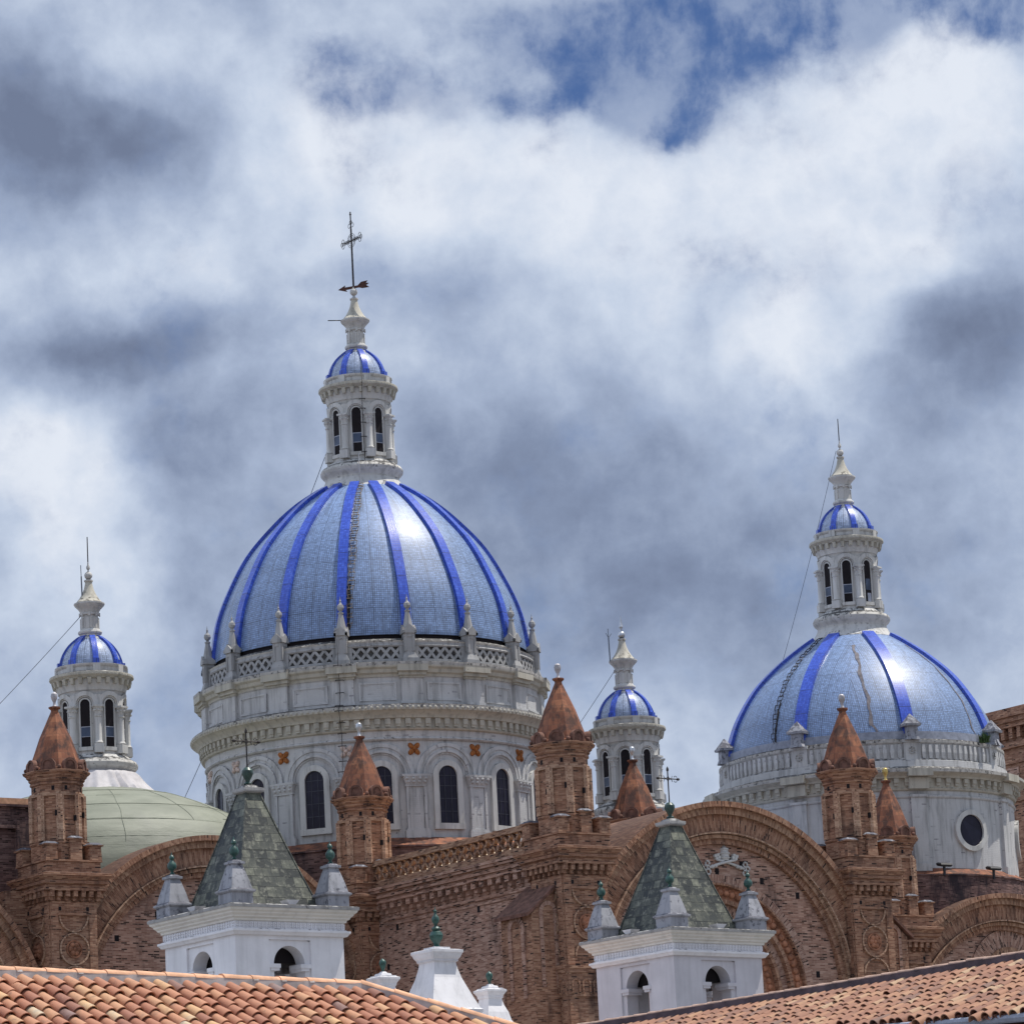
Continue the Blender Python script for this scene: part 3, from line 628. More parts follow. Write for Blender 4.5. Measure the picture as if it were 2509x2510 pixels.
# ---- rib strip that follows a dome profile
def rib_mesh(name, prof, w, h, mats, foot=None):
    b = MB(); N = len(prof); V = 0; vs = []; us = []
    for i, (r, z) in enumerate(prof):
        r0, z0 = prof[max(0, i - 1)]; r1, z1 = prof[min(N - 1, i + 1)]; d = math.hypot(r1 - r0, z1 - z0); nx, nz = (z1 - z0) / d, -(r1 - r0) / d
        if nx < 0: nx, nz = -nx, -nz
        if i: V += math.hypot(r - prof[i - 1][0], z - prof[i - 1][1])
        vs += [(-w / 2, -(r - .08 * nx), z - .08 * nz), (-w / 2, -(r + h * nx), z + h * nz), (w / 2, -(r + h * nx), z + h * nz), (w / 2, -(r - .08 * nx), z - .08 * nz)]; us.append(V)
    fs = []; uu = []
    for i in range(N - 1):
        for j, (a, c) in enumerate(((0, h), (h, h + w), (h + w, 2 * h + w))):
            fs.append((4 * i + j, 4 * i + j + 1, 4 * i + 5 + j, 4 * i + 4 + j)); uu.append([(a, us[i]), (c, us[i]), (c, us[i + 1]), (a, us[i + 1])])
    fs += [(0, 1, 2, 3), (4 * N - 1, 4 * N - 2, 4 * N - 3, 4 * N - 4)]; uu += [None, None]
    b.add(vs, fs, 0, uu)
    if foot: b.box(-foot[0], foot[0], -foot[2], -foot[1], foot[3], foot[4])
    return b.mesh(name, mats, True, 50)
def dense(prof, n):                                     # smooth curve through the measured radii (Catmull-Rom)
    out = []; P = [prof[0]] + list(prof) + [prof[-1]]
    for i in range(1, len(P) - 2):
        for k in range(n):
            u = k / n; q = []
            for j in (0, 1):
                p0, p1, p2, p3 = P[i - 1][j], P[i][j], P[i + 1][j], P[i + 2][j]
                q.append(.5 * ((2 * p1) + (p2 - p0) * u + (2 * p0 - 5 * p1 + 4 * p2 - p3) * u * u + (3 * p1 - p0 - 3 * p2 + p3) * u ** 3))
            out.append(tuple(q))
    out.append(tuple(prof[-1][:2])); return out

# ---- lantern kit (z = 0 at the lip of its cornice)
CUP = dense([(1.30, .44), (1.27, .70), (1.14, 1.05), (.90, 1.40), (.55, 1.70), (.40, 1.77)], 4)
def lantern_kit():
    K = {}; b = MB()
    b.lathe([(2.10, -4.86), (1.98, -4.80), (1.80, -4.55), (1.68, -4.30, 1), (1.66, -4.22, 0), (1.70, -4.12), (1.78, -4.06), (1.86, -3.96, 1), (1.87, -3.84, 1), (1.80, -3.72, 1), (1.66, -3.64, 1), (1.60, -3.60, 0), (1.50, -3.50), (1.36, -3.44), (1.34, -3.40)], 64)
    b.lathe([(1.34, -3.42), (1.33, -.95), (1.36, -.80), (1.40, -.72), (1.44, -.70), (1.46, -.62), (1.50, -.50), (1.52, -.46), (1.53, -.22, 2), (1.66, -.20, 2), (1.70, -.14, 2), (1.78, -.08, 2), (1.80, -.01, 2), (1.79, .04, 1), (1.60, .10, 1), (1.47, .14, 0), (1.47, .30), (1.52, .34), (1.56, .40), (1.56, .44, 1), (1.28, .46, 1), (1.25, .50, 0)], 64)
    for i in range(26):                                  # brackets under the lip
        i0 = b.n(); b.taper(0, -1.60, -.44, .075, .06, -.20, .085, .12, 2); b.box(-.095, .095, -1.69, -1.50, -.245, -.195, 2); b.xf(i0, Matrix.Rotation(2 * pi * (i + .5) / 26, 4, 'Z'))
    for i in range(60):                                  # egg moulding of the lip
        a = 2 * pi * i / 60; b.ball((1.765 * sin(a), -1.765 * cos(a), -.055), .045, 2, 6)
    for i in range(8):                                   # little piers of the attic band, arches between columns
        i0 = b.n(); b.box(-.16, .16, -1.56, -1.40, .10, .40)
        b.xf(i0, Matrix.Rotation(pi / 8 + i * pi / 4, 4, 'Z'))
        i0 = b.n(); b.band(arch(0, -1.30, .54, -1.42, 18), arch(0, -1.30, .36, -1.42, 18), -.13, .05); b.band(arch(0, -1.30, .36, -1.42, 18), arch(0, -1.30, .30, -1.42, 18), -.06, .05)
        b.bend(i0, 1.34, i * pi / 4)
        i0 = b.n(); b.box(-.30, .30, -.10, .02, -3.30, -3.14); b.bend(i0, 1.34, i * pi / 4)
    K['body'] = b.mesh('lantern', [WHITE, MOLDY, CREAM], True, 34)
    b = MB(); i0 = b.n()
    b.band(arch(0, -1.30, .26, -3.14, 16), arch(0, -1.30, .205, -3.14, 16), -.05, .03, 0)
    b.prism(arch(0, -1.30, .215, -3.14, 16), -.012, .03, 1); b.box(-.20, .20, -.018, .0, -3.12, -2.72, 3); b.box(-.20, .20, -.018, .0, -2.69, -2.30, 2); b.box(-.205, .205, -.026, 0, -2.30, -2.265, 4); b.box(-.205, .205, -.024, 0, -2.715, -2.69, 4); b.box(-.205, -.185, -.024, 0, -3.12, -2.28, 4)
    b.bend(i0, 1.345); K['window'] = b.mesh('window', [WHITE, VOID, PANE, VOID, TIN], False)
    b = MB(); i0 = b.n()
    b.prism(arch(0, -1.30, .215, -3.14, 16), -.012, .03, 1); b.band(arch(0, -1.30, .26, -3.14, 16), arch(0, -1.30, .205, -3.14, 16), -.05, .03, 0); b.box(-.13, .16, -.018, 0, -2.55, -2.0, 2); b.box(-.06, .17, -.019, 0, -3.12, -2.70, 3); b.bend(i0, 1.345)
    K['window2'] = b.mesh('window', [WHITE, VOID, PANE, TIN], False)
    b = MB(); R = 1.47
    b.lathe([(.15, -3.05), (.19, -2.99), (.15, -2.93), (.135, -2.9), (.125, -1.90), (.16, -1.87), (.16, -1.83), (.13, -1.81), (.14, -1.72), (.20, -1.50), (.235, -1.46)], 16, 0, -R)
    b.box(-.25, .25, -R - .22, -R + .2, -1.46, -1.38); b.box(-.20, .20, -R - .18, -R + .2, -3.42, -3.05); b.box(-.15, .15, -R - .02, -R + .2, -3.05, -1.46)
    for k in range(7):
        a = k * 2 * pi / 7; b.ball((.17 * sin(a), -R - .17 * cos(a), -1.60), .055, 0, 6)
    b.box(-.13, .13, -R + .02, -R + .25, -1.38, -.90)
    K['column'] = b.mesh('column', [WHITE], True, 34)
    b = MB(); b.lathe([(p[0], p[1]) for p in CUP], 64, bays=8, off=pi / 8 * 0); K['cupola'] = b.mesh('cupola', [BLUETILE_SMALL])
    K['rib'] = rib_mesh('rib', CUP, .235, .085, [RIBBLUE], foot=(.135, 1.22, 1.46, .44, .66))
    b = MB()
    b.lathe([(.58, 1.66), (.54, 1.76), (.44, 1.82), (.42, 1.90), (.50, 1.94), (.52, 2.0), (.50, 2.06), (.44, 2.08), (.42, 2.14), (.375, 2.18), (.36, 2.74), (.43, 2.77), (.43, 2.83), (.40, 2.86), (.42, 2.92), (.48, 3.02), (.56, 3.10), (.63, 3.17), (.665, 3.23), (.665, 3.28, 1), (.60, 3.31, 1), (.56, 3.33, 2), (.42, 3.50, 2), (.30, 3.70, 2), (.21, 3.92, 2), (.16, 4.14, 2), (.15, 4.22, 1), (.19, 4.25, 1), (.19, 4.31, 1), (.12, 4.34, 1), (.09, 4.36, 1)], 32)
    for i in range(8):
        i0 = b.n(); b.box(-.075, .075, -.41, -.34, 2.16, 2.62); b.xf(i0, Matrix.Rotation(i * pi / 4, 4, 'Z'))
        i0 = b.n(); b.box(-.05, .05, -.455, -.40, 2.70, 2.86, 0); b.xf(i0, Matrix.Rotation(i * pi / 4 + .2, 4, 'Z'))
    K['pinnacle'] = b.mesh('pinnacle', [WHITE, MOLDY, CREAM], True, 30)
    def fin(base, spike):
        b = MB(); z = base
        b.lathe([(.07, z - .2), (.06, z - .17)] + [(max(.002, .175 * sin(pi * i / 10)), z - .175 * cos(pi * i / 10)) for i in range(1, 10)], 18, m=0)
        if spike == 'flame': b.lathe([(.04, z + .16), (.035, z + .24), (.10, z + .38), (.07, z + .50), (.05, z + .6), (.03, z + .75), (.001, z + .9)], 10)
        elif spike == 'rod': b.lathe([(.04, z + .16), (.03, z + .24), (.085, z + .30), (.085, z + .38), (.04, z + .46), (.03, z + .55), (.026, z + .6, 1), (.022, z + 1.68, 1), (.001, z + 1.72, 1)], 10)
        else: b.lathe([(.05, z + .16), (.05, z + .24)], 10)
        return b.mesh('finial', [spike == 'flame' and SILVER or WHITE, IRON])
    K['fin_rod'] = fin(4.52, 'rod'); K['fin_flame'] = fin(4.50, 'flame'); K['fin_cross'] = fin(4.62, 'cross')
    return K
KIT = lantern_kit()
def lantern(cx, cy, z, fin, label, s=1.0, win2=(), rz=radians(2.5)):
    L = put('lantern', KIT['body'], CATH, (cx, cy, z), rz, label=label); L.scale = (s, s, s)
    for i in range(8):
        put('window', KIT['window2' if i in win2 else 'window'], L, (0, 0, 0), i * pi / 4)
        put('column', KIT['column'], L, (0, 0, 0), pi / 8 + i * pi / 4)
        put('rib', KIT['rib'], L, (0, 0, 0), pi / 8 + i * pi / 4)
    put('cupola', KIT['cupola'], L, (0, 0, 0), pi / 8); put('pinnacle', KIT['pinnacle'], L); put('finial', KIT[fin], L)
    return L

BARS = m_plain('lead_glazing_bar', (.05, .05, .065), .5)
# ---- main dome
RM, RR = radians(2.8), radians(3.3)                    # the domes sit a few degrees off the walls
MX, MY = 5.36, 21.88
PROF = dense([(7.10, 34.62), (7.07, 35.0), (6.80, 36.42), (6.23, 37.83), (5.36, 39.40), (4.15, 40.79), (3.10, 41.72), (2.02, 42.42)], 7)
b = MB(); b.lathe(PROF, 192, bays=16); b.lathe([(7.02, 34.20), (7.02, 34.66), (6.8, 34.67)], 96, m=1)  # second, dark ring paints the shadowed gap at the dome foot
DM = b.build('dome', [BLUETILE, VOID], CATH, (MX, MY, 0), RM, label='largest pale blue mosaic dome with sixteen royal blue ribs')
me = rib_mesh('rib', PROF, .42, .15, [RIBBLUE])
for a in GRID: put('rib', me, DM, (0, 0, 0), a)
# drum
b = MB(); R = 7.40
b.lathe([(R, 25.55), (R, 29.92, 0), (7.50, 29.94, 0), (7.56, 30.0), (7.52, 30.06), (7.50, 30.08), (7.54, 30.34, 1), (7.66, 30.38, 1), (7.70, 30.44, 1), (7.64, 30.46, 1), (7.64, 30.84, 1), (7.80, 30.86, 1), (7.82, 30.92, 1), (7.86, 31.00, 1), (7.98, 31.10, 1), (8.02, 31.14, 1), (8.10, 31.18, 1), (8.11, 31.24, 3), (8.11, 31.38, 3), (8.06, 31.42, 2), (7.60, 31.50, 2), (7.52, 31.52, 0), (7.52, 32.66, 0), (7.58, 32.70, 1), (7.60, 32.80, 1), (7.70, 32.86, 1), (7.74, 33.0, 1), (7.84, 33.08, 1), (7.86, 33.15, 3), (7.86, 33.29, 3), (7.80, 33.32, 2), (7.30, 33.36, 2), (7.0, 33.4, 2)], 192)
for i in range(110):                                     # dentils
    i0 = b.n(); b.box(-.115, .115, -.13, .02, 30.60, 30.845, 1); b.box(-.10, .10, -.085, .02, 30.50, 30.60, 1); b.bend(i0, 7.64, 2 * pi * (i + .5) / 110)
for i in range(200):                                     # egg moulding on the lip
    a = 2 * pi * i / 200; b.ball((8.09 * sin(a), -8.09 * cos(a), 31.27), .075, 1, 6)
for a in GRID:                                           # attic piers and panels
    i0 = b.n(); b.box(-.46, .46, -.16, .02, 31.50, 32.62); b.box(-.52, .52, -.22, .02, 32.62, 32.72, 1); b.box(-.58, .58, -.32, .02, 32.72, 32.88, 1); b.box(-.64, .64, -.46, .02, 32.88, 33.17, 1); b.box(-.64, .64, -.47, .02, 33.17, 33.29, 3); b.box(-.50, .50, -.20, .02, 31.50, 31.62)
    b.bend(i0, 7.52, a)
    i0 = b.n()
    for q0, q1, d in ((.80, .72, .07), (.72, .66, .035)):
        z0, z1 = 31.66 + (.80 - q0) * .9, 32.46 - (.80 - q0) * .9; e = q0 - q1
        b.box(-q0, q0, -d, .02, z1 - e, z1); b.box(-q0, q0, -d, .02, z0, z0 + e); b.box(-q0, -q1, -d, .02, z0 + e, z1 - e); b.box(q1, q0, -d, .02, z0 + e, z1 - e)
    b.bend(i0, 7.52, a + pi / 16)
    # archivolts
    i0 = b.n(); A = lambda r: arch(0, 28.42, r, 28.30, 30)
    b.band(A(1.40), A(1.24), -.10, .02, 0); b.band(A(1.24), A(1.10), -.06, .02, 0); b.band(A(1.10), A(1.0), -.13, .02, 0); b.band(A(1.0), A(.92), -.05, .02, 0)
    b.bend(i0, R, a + pi / 16)
DR = b.build('drum', [WHITE_BRICK, CREAM, MOLDY, BLACKMOLD], CATH, (MX, MY, 0), RM, label='white arcaded drum of the largest dome', sharp=28)
b = MB(); i0 = b.n()
A = lambda r, zb: arch(0, 28.40, r, zb, 22)
b.band(A(.68, 26.16), A(.43, 26.36), -.14, .03, 0); b.box(-.70, .70, -.16, .03, 26.08, 26.34); b.prism(A(.45, 26.34), -.045, .03, 1)
for zz in (26.85, 27.40, 27.95, 28.40): b.box(-.43, .43, -.058, 0, zz, zz + .022, 2)
for xx in (-.15, .15): b.box(xx - .011, xx + .011, -.056, 0, 26.34, 28.72, 2)
b.bend(i0, R); WIN = b.mesh('window', [WHITE, GLASS, BARS], False)
b = MB(); i0 = b.n()
b.band(A(.68, 26.16), A(.43, 26.36), -.14, .03, 0); b.box(-.70, .70, -.16, .03, 26.08, 26.34); b.prism(A(.45, 26.34), -.045, .03, 1)
for zz in [26.42 + .2 * i for i in range(11)]:
    for xx in (-.30, -.1, .1, .30):
        if zz < 28.5 or abs(xx) < .2: b.tube([(xx + .085 * cos(k * pi / 4), -.055, zz + .085 * sin(k * pi / 4)) for k in range(8)], .011, 2, 4, True)
for zz in (27.0, 27.6, 28.2): b.box(-.46, .46, -.06, 0, zz, zz + .03, 2)
b.bend(i0, R); WIN2 = b.mesh('window', [WHITE, GLASS, TIN], False)
b = MB(); i0 = b.n()                                      # pilaster pair with capital
b.box(-.52, .52, -.20, .02, 25.60, 26.02); b.box(-.47, .47, -.18, .02, 26.02, 26.10); b.box(-.30, .30, -.13, .02, 26.10, 27.92)
for sx in (-1, 1): b.box(sx * .37 - .06, sx * .37 + .06, -.17, .02, 26.10, 27.92)
b.box(-.47, .47, -.20, .02, 27.92, 28.0); b.taper(0, -.10, 28.0, .44, .11, 28.34, .56, .20); b.box(-.60, .60, -.32, .02, 28.34, 28.44)
for xx in (-.36, -.12, .12, .36):
    b.ball((xx, -.22, 28.12), .075, 0, 6); b.ball((xx * 1.15, -.27, 28.26), .07, 0, 6)
for sx in (-.30 - .008, .30 + .008): b.box(sx - .010, sx + .010, -.134, -.12, 26.12, 27.90, 1)
b.bend(i0, R); PIL = b.mesh('pilaster', [WHITE_BRICK, VOID], False)
def quat(mat):
    b = MB(); i0 = b.n()
    for k in range(4):
        a = pi / 4 + k * pi / 2
        for q_, r_ in ((.10, .085), (.17, .115), (.235, .10)): b.ball((q_ * cos(a), -.03, 29.56 + q_ * sin(a)), r_, 0, 8)
    b.ball((0, -.10, 29.56), .085, 0, 8); b.bend(i0, R); return b.mesh('quatrefoil', [mat])
Q1, Q2 = quat(FLOWER), quat(FLOWER_PALE)
for k, a in enumerate(GRID):
    put('window', WIN2 if k in (3, 4, 5) else WIN, DR, (0, 0, 0), a + pi / 16); put('pilaster', PIL, DR, (0, 0, 0), a)
    put('quatrefoil', Q1 if k in (0, 1, 15, 13) else Q2, DR, (0, 0, 0), a)
# lattice balcony and its pinnacles
b = MB()
b.lathe([(7.40, 33.34), (7.40, 33.50), (7.32, 33.52)], 160); b.lathe([(7.14, 34.02), (7.38, 34.04), (7.42, 34.10), (7.38, 34.16), (7.38, 34.24, 1), (7.42, 34.30, 1), (7.12, 34.44, 1), (7.04, 34.40)], 160); b.lathe([(7.08, 33.4), (7.08, 34.1)], 96)
for a in GRID:
    L = 2 * pi * 7.30 / 16; n = 5; st = (L - .74) / n
    for i in range(n):
        x0 = -(L - .74) / 2 + i * st
        for c, d in ((x0, x0 + st), (x0 + st, x0)):
            i0 = b.n(); w = .075
            for q in range(3):
                e0, e1 = c + (d - c) * q / 3, c + (d - c) * (q + 1) / 3; z0, z1 = 33.50 + .53 * q / 3, 33.50 + .53 * (q + 1) / 3
                b.add([(x, y, z) for y in (-.06, .06) for x, z in ((e0 - w, z0), (e0 + w, z0), (e1 + w, z1), (e1 - w, z1))], [(0, 1, 2, 3), (7, 6, 5, 4), (0, 4, 5, 1), (2, 6, 7, 3), (1, 5, 6, 2), (0, 3, 7, 4)])
            b.bend(i0, 7.30, a + pi / 16)
    i0 = b.n(); b.box(-.42, .42, -.10, .10, 33.46, 34.06); b.bend(i0, 7.30, a)
BAL = b.build('balustrade', [PINNACLE, MOLDY], CATH, (MX, MY, 0), RM, label='white lattice balustrade round the largest dome')
b = MB(); y = -7.36
b.taper(0, y, 33.34, .34, .30, 33.50, .34, .30); b.taper(0, y, 33.50, .33, .29, 33.74, .22, .22); b.taper(0, y, 33.74, .215, .215, 34.62, .215, .215)
for rr in range(4):
    i0 = b.n()
    b.prism([(-.30, 34.58), (.30, 34.58), (.30, 34.70), (.17, 34.82), (0, 34.98), (-.17, 34.82), (-.30, 34.70)], -.30, -.20)
    for sx in (-1, 1): b.box(sx * .16 - .05, sx * .16 + .05, -.245, -.2, 33.80, 34.60)
    b.box(-.1, .1, -.243, -.2, 34.42, 34.6)
    b.xf(i0, Matrix.Translation((0, y, 0)) @ Matrix.Rotation(rr * pi / 2, 4, 'Z'))
b.lathe([(.26, 34.66), (.24, 34.80), (.10, 35.55), (.13, 35.57), (.13, 35.62), (.07, 35.64), (.06, 35.68), (.13, 35.75), (.155, 35.83), (.14, 35.93), (.06, 36.02), (.035, 36.10), (.05, 36.14), (.02, 36.20), (.001, 36.36)], 8, 0, y)
PN = b.mesh('pinnacle', [PINNACLE], False)
for a in GRID: put('pinnacle', PN, BAL, (0, 0, 0), a)
# skirt of tiles and the brick base below the drum
b = MB(); b.lathe([(8.18, 18, 0), (8.18, 25.22, 0), (8.26, 25.24, 0), (8.26, 25.32, 1), (7.56, 25.72, 1)], 128)
b.build('drum_base', [BRICK_DARK, COPPER_TILE], CATH, (MX, MY, 0), label='sooty brick base with sloping terracotta tile skirt')
LM = lantern(MX, MY, 47.21, 'fin_cross', 'tall white lantern with iron cross on the largest dome', rz=radians(6.3))
# cross and weather vane arrow on the main lantern (local axes of the lantern)
b = MB(); z0, zt = 4.86, 8.42
for sy in (-.045, .045): b.tube([(0, sy, z0), (0, sy * .8, zt - .8)], .020)
b.tube([(0, 0, z0), (0, 0, zt)], .030); b.ball((0, 0, zt - .12), .05)
for i in range(9): b.box(-.02, .02, -.055, .055, z0 + .15 + i * .27, z0 + .19 + i * .27)
zc = 7.05
b.tube([(0, -.60, zc), (0, .60, zc)], .036)
for sy in (-1, 1):
    b.tube([(0, sy * .12, zc + .07), (0, sy * .62, zc + .07)], .014); b.tube([(0, sy * .12, zc - .07), (0, sy * .62, zc - .07)], .014)
    for dy, dz in ((.20, 0), (.10, .12), (.10, -.12)): b.tube([(0, sy * (.62 + dy * .9) + .10 * cos(k * pi / 6), zc + dz + .10 * sin(k * pi / 6)) for k in range(12)], .013, 0, 5, True)
    b.tube([(0, sy * .75 + .055 * cos(k * pi / 6), zc + .055 * sin(k * pi / 6)) for k in range(12)], .013, 0, 5, True)
for dy, dz in ((0, .86), (.13, .72), (-.13, .72)): b.tube([(0, dy + .10 * cos(k * pi / 6), zc + dz + .10 * sin(k * pi / 6)) for k in range(12)], .013, 0, 5, True)
for rr in (.25, .33): b.tube([(0, rr * cos(k * pi / 12), zc + rr * sin(k * pi / 12)) for k in range(24)], .012, 0, 5, True)
b.build('cross', [IRON], LM, (0, 0, 0), -LM.rotation_euler.z)
b = MB()
b.prism([(-.78, 4.83), (-.42, 4.99), (-.46, 4.90), (.22, 4.90), (.40, 5.04), (.72, 5.06), (.62, 4.97), (.78, 4.93), (.64, 4.86), (.80, 4.74), (.44, 4.74), (.26, 4.80), (-.40, 4.78), (-.32, 4.68)], -.025, .025)
b.build('weather_vane', [RUST], LM, (0, 0, 0), radians(-59) - LM.rotation_euler.z, smooth=False)
b = MB(); b.tube([(-.62, 0, 3.30), (-1.25, -.25, 3.24)], .022); b.build('spout', [IRON], LM, (0, 0, 0), radians(-35))

# ---- right dome with eight ribs
RX, RY = 32.64, 21.09; EI = [pi / 8 + k * pi / 4 for k in range(8)]
PR = dense([(6.62, 31.50), (6.58, 31.80), (6.06, 33.15), (5.10, 34.62), (3.94, 35.76), (2.84, 36.60), (2.06, 37.12)], 7)
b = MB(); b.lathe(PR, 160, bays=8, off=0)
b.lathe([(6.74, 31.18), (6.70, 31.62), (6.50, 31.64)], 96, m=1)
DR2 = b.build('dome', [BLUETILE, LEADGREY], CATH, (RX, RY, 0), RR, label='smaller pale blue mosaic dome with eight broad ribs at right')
me = rib_mesh('rib', PR, .58, .14, [RIBBLUE])
for a in EI: put('rib', me, DR2, (0, 0, 0), a)
def seam(th0, th1, j0, j1, w, me_name='repair_seam', PR=PR, parent=None, mat=None, wob=1.0):
    b = MB(); N = 40; Q = [PR[int(j0 + (j1 - j0) * i / N)] for i in range(N + 1)]; L = []
    for i in range(N + 1):
        r, z = Q[i]; a = th0 + (th1 - th0) * i / N + .010 * wob * sin(i * .45) + .006 * wob * sin(i * 1.1 + 1); ww = w * (.75 + .25 * sin(i * .8) + .12 * random.random()) / r
        L.append(((r + .02) * sin(a - ww), -(r + .02) * cos(a - ww), z + .012)); L.append(((r + .02) * sin(a + ww), -(r + .02) * cos(a + ww), z + .012))
    b.add(L, [(2 * i, 2 * i + 1, 2 * i + 3, 2 * i + 2) for i in range(N)])
    return b.build(me_name, [mat or m_seam], parent or DR2)
m_seam = m_plain('grey_sealant', (.17, .155, .165), .9, 0, .3, 5)
m_black = m_plain('black_stain', (.03, .03, .035), .8, 0, .4, 6)
seam(radians(-43.4), radians(-42.3), 0, 17, .09, 'stain', PROF, DM, m_black, .12); seam(radians(-78.6), radians(-80.6), 0, 16, .06, 'stain', PR, DR2, m_black, .2)
seam(radians(-35.3), radians(-42.3), 2, 33, .09); seam(radians(11.7), radians(12.7), 1, 34, .05)
b = MB(); R = 7.10
b.lathe([(R, 24.9), (R, 28.40), (7.16, 28.42), (7.19, 28.48), (7.16, 28.54), (R, 28.56), (R, 28.74, 1), (7.20, 28.78, 1), (7.24, 28.86, 1), (7.20, 28.90, 1), (7.22, 29.30, 1), (7.40, 29.32, 1), (7.44, 29.40, 1), (7.56, 29.48, 1), (7.70, 29.54, 1), (7.73, 29.56, 3), (7.73, 29.69, 3), (7.68, 29.72, 2), (7.30, 29.78, 2), (6.95, 29.92, 0), (6.92, 30.22, 0), (6.80, 30.26, 0), (6.74, 30.30, 0), (6.74, 31.0, 0), (6.80, 31.04, 0), (6.84, 31.08, 3), (6.84, 31.20, 3), (6.80, 31.24, 2), (6.45, 31.28, 2), (6.3, 31.3, 0)], 160)
for i in range(88):
    i0 = b.n(); b.box(-.12, .12, -.16, .02, 29.10, 29.305, 1); b.box(-.10, .10, -.09, .02, 28.97, 29.10, 1); b.bend(i0, 7.22, 2 * pi * (i + .5) / 88)
for i in range(150):
    a = 2 * pi * i / 150; b.ball((7.66 * sin(a), -7.66 * cos(a), 29.58), .06, 1, 6)
for a in EI:
    i0 = b.n(); b.box(-.36, .36, -.16, .02, 24.9, 28.44); b.box(-.42, .42, -.24, .02, 28.44, 28.56); b.box(-.40, .40, -.24, .02, 24.9, 25.35); b.box(-.46, .46, -.40, .02, 28.80, 29.32, 1); b.box(-.55, .55, -.74, .02, 29.36, 29.70, 1); b.bend(i0, R, a)
    i0 = b.n(); b.box(-.40, .40, -.14, .04, 29.86, 31.06); b.box(-.46, .46, -.2, .04, 31.06, 31.20)
    for k in range(8): b.box(-.03 + .15 * cos(k * pi / 4), .03 + .15 * cos(k * pi / 4), -.17, -.1, 30.68 + .15 * sin(k * pi / 4) - .03, 30.68 + .15 * sin(k * pi / 4) + .03, 3)
    b.ball((0, -.15, 30.68), .06, 3, 6); b.bend(i0, 6.74, a)
    i0 = b.n(); n = 13
    for k in range(n):
        x = -2.05 + 4.1 * k / (n - 1); b.taper(x, -.04, 30.32, .07, .06, 30.62, .10, .08); b.taper(x, -.04, 30.62, .10, .08, 30.98, .06, .05)
    b.box(-2.3, 2.3, -.14, .0, 30.26, 30.34); b.bend(i0, 6.74, a + pi / 8)
DRR = b.build('drum', [WHITE_BRICK, CREAM, MOLDY, BLACKMOLD], CATH, (RX, RY, 0), RR, label='white drum with round windows under the right dome', sharp=28)
b = MB(); i0 = b.n(); C = lambda r: [(r * cos(2 * pi * i / 40), 26.92 + r * sin(2 * pi * i / 40)) for i in range(41)]
b.band(C(.97), C(.74), -.17, .03, 0); b.prism(C(.76)[:-1], -.075, .03, 1); b.bend(i0, R); RW = b.mesh('round_window', [WHITE, GLASS], False)
b = MB(); y = -6.86
b.taper(0, y, 31.16, .34, .30, 31.30, .28, .26); b.taper(0, y, 31.30, .27, .25, 31.80, .25, .24); b.taper(0, y, 31.80, .40, .36, 31.90, .42, .38); b.taper(0, y, 31.90, .40, .36, 32.40, .02, .02)
b.taper(0, y - .22, 31.16, .12, .16, 31.5, .10, .03)
PO = b.mesh('cornice_post', [WASH_DIRTY], False)
for k in range(8): put('round_window', RW, DRR, (0, 0, 0), k * pi / 4); put('cornice_post', PO, DRR, (0, 0, 0), EI[k])
b = MB(); b.lathe([(7.52, 16, 0), (7.52, 24.72, 0), (7.58, 24.74, 0), (7.58, 24.82, 1), (7.06, 25.16, 1)], 128)
b.build('drum_base', [BRICK_DARK, COPPER_TILE], CATH, (RX, RY, 0), label='sooty brick base with floodlit tile skirt')
lantern(RX, RY, 41.96, 'fin_rod', 'white lantern on the right dome', win2=(0, 2))

# ---- green covered dome at left with its lantern, and the dome hidden behind the arch
LX, LY = -8.79, 22.02
b = MB(); b.lathe(dense([(8.1, 22.6), (7.9, 24.3), (7.30, 25.60), (6.48, 26.48), (5.25, 27.20), (3.75, 27.80), (2.25, 28.20)], 5), 96)
GP = dense([(8.1, 22.6), (7.9, 24.3), (7.30, 25.60), (6.48, 26.48), (5.25, 27.20), (3.75, 27.80), (2.25, 28.20)], 5)
for zq, a0, a1 in ((9, -1.3, 1.4), (13, -.9, .35), (14, .4, 1.5), (18, -1.4, 1.2), (22, -.5, 1.5), (25, -1.5, 1.0)):
    r, z = GP[zq]; b.tube([((r + .01) * sin(a0 + (a1 - a0) * i / 30), -(r + .01) * cos(a0 + (a1 - a0) * i / 30), z + .006 * sin(i * .7) + .02 * sin(i * .13 + zq)) for i in range(31)], .012, 1, 4)
for a in (-.8, -.35, .12, .5, .83, 1.2): b.tube([((r + .01) * sin(a + .003 * sin(j)), -(r + .01) * cos(a + .003 * sin(j)), z + .006) for j, (r, z) in enumerate(GP[8 + int(6 * abs(sin(a * 9))):27])], .009, 1, 4)
b.build('dome', [TARP, m_plain('tarpaulin_seam', (.215, .235, .18), .7)], CATH, (LX, LY, 0), label='low dome covered with pale green sheeting')
b = MB(); pr = dense([(2.66, 28.02), (2.44, 28.26), (2.22, 28.48), (2.04, 28.70), (1.86, 28.94), (1.70, 28.98)], 3)
o = b.n(); b.lathe(pr, 144)
for i in range(o, b.n()):
    x, y, z = b.v[i]; a = atan2(x, -y); r = math.hypot(x, y); k = 1 + (.030 * sin(a * 22 + 2 * sin(a * 5)) + .016 * sin(a * 37)) * (r - 1.5); b.v[i] = (x * k, y * k, z)
b.build('dome_collar', [TARPGREY], CATH, (LX, LY, 0), label='grey pleated sheeting round the left lantern')
LL = lantern(LX, LY, 33.17, 'fin_rod', 'leftmost white lantern above the green dome')
FX, FY = 19.18, 21.61
b = MB(); b.lathe(dense([(6.4, 22.5), (6.1, 23.8), (4.9, 25.6), (3.4, 26.9), (2.05, 27.5)], 5), 96, bays=8)
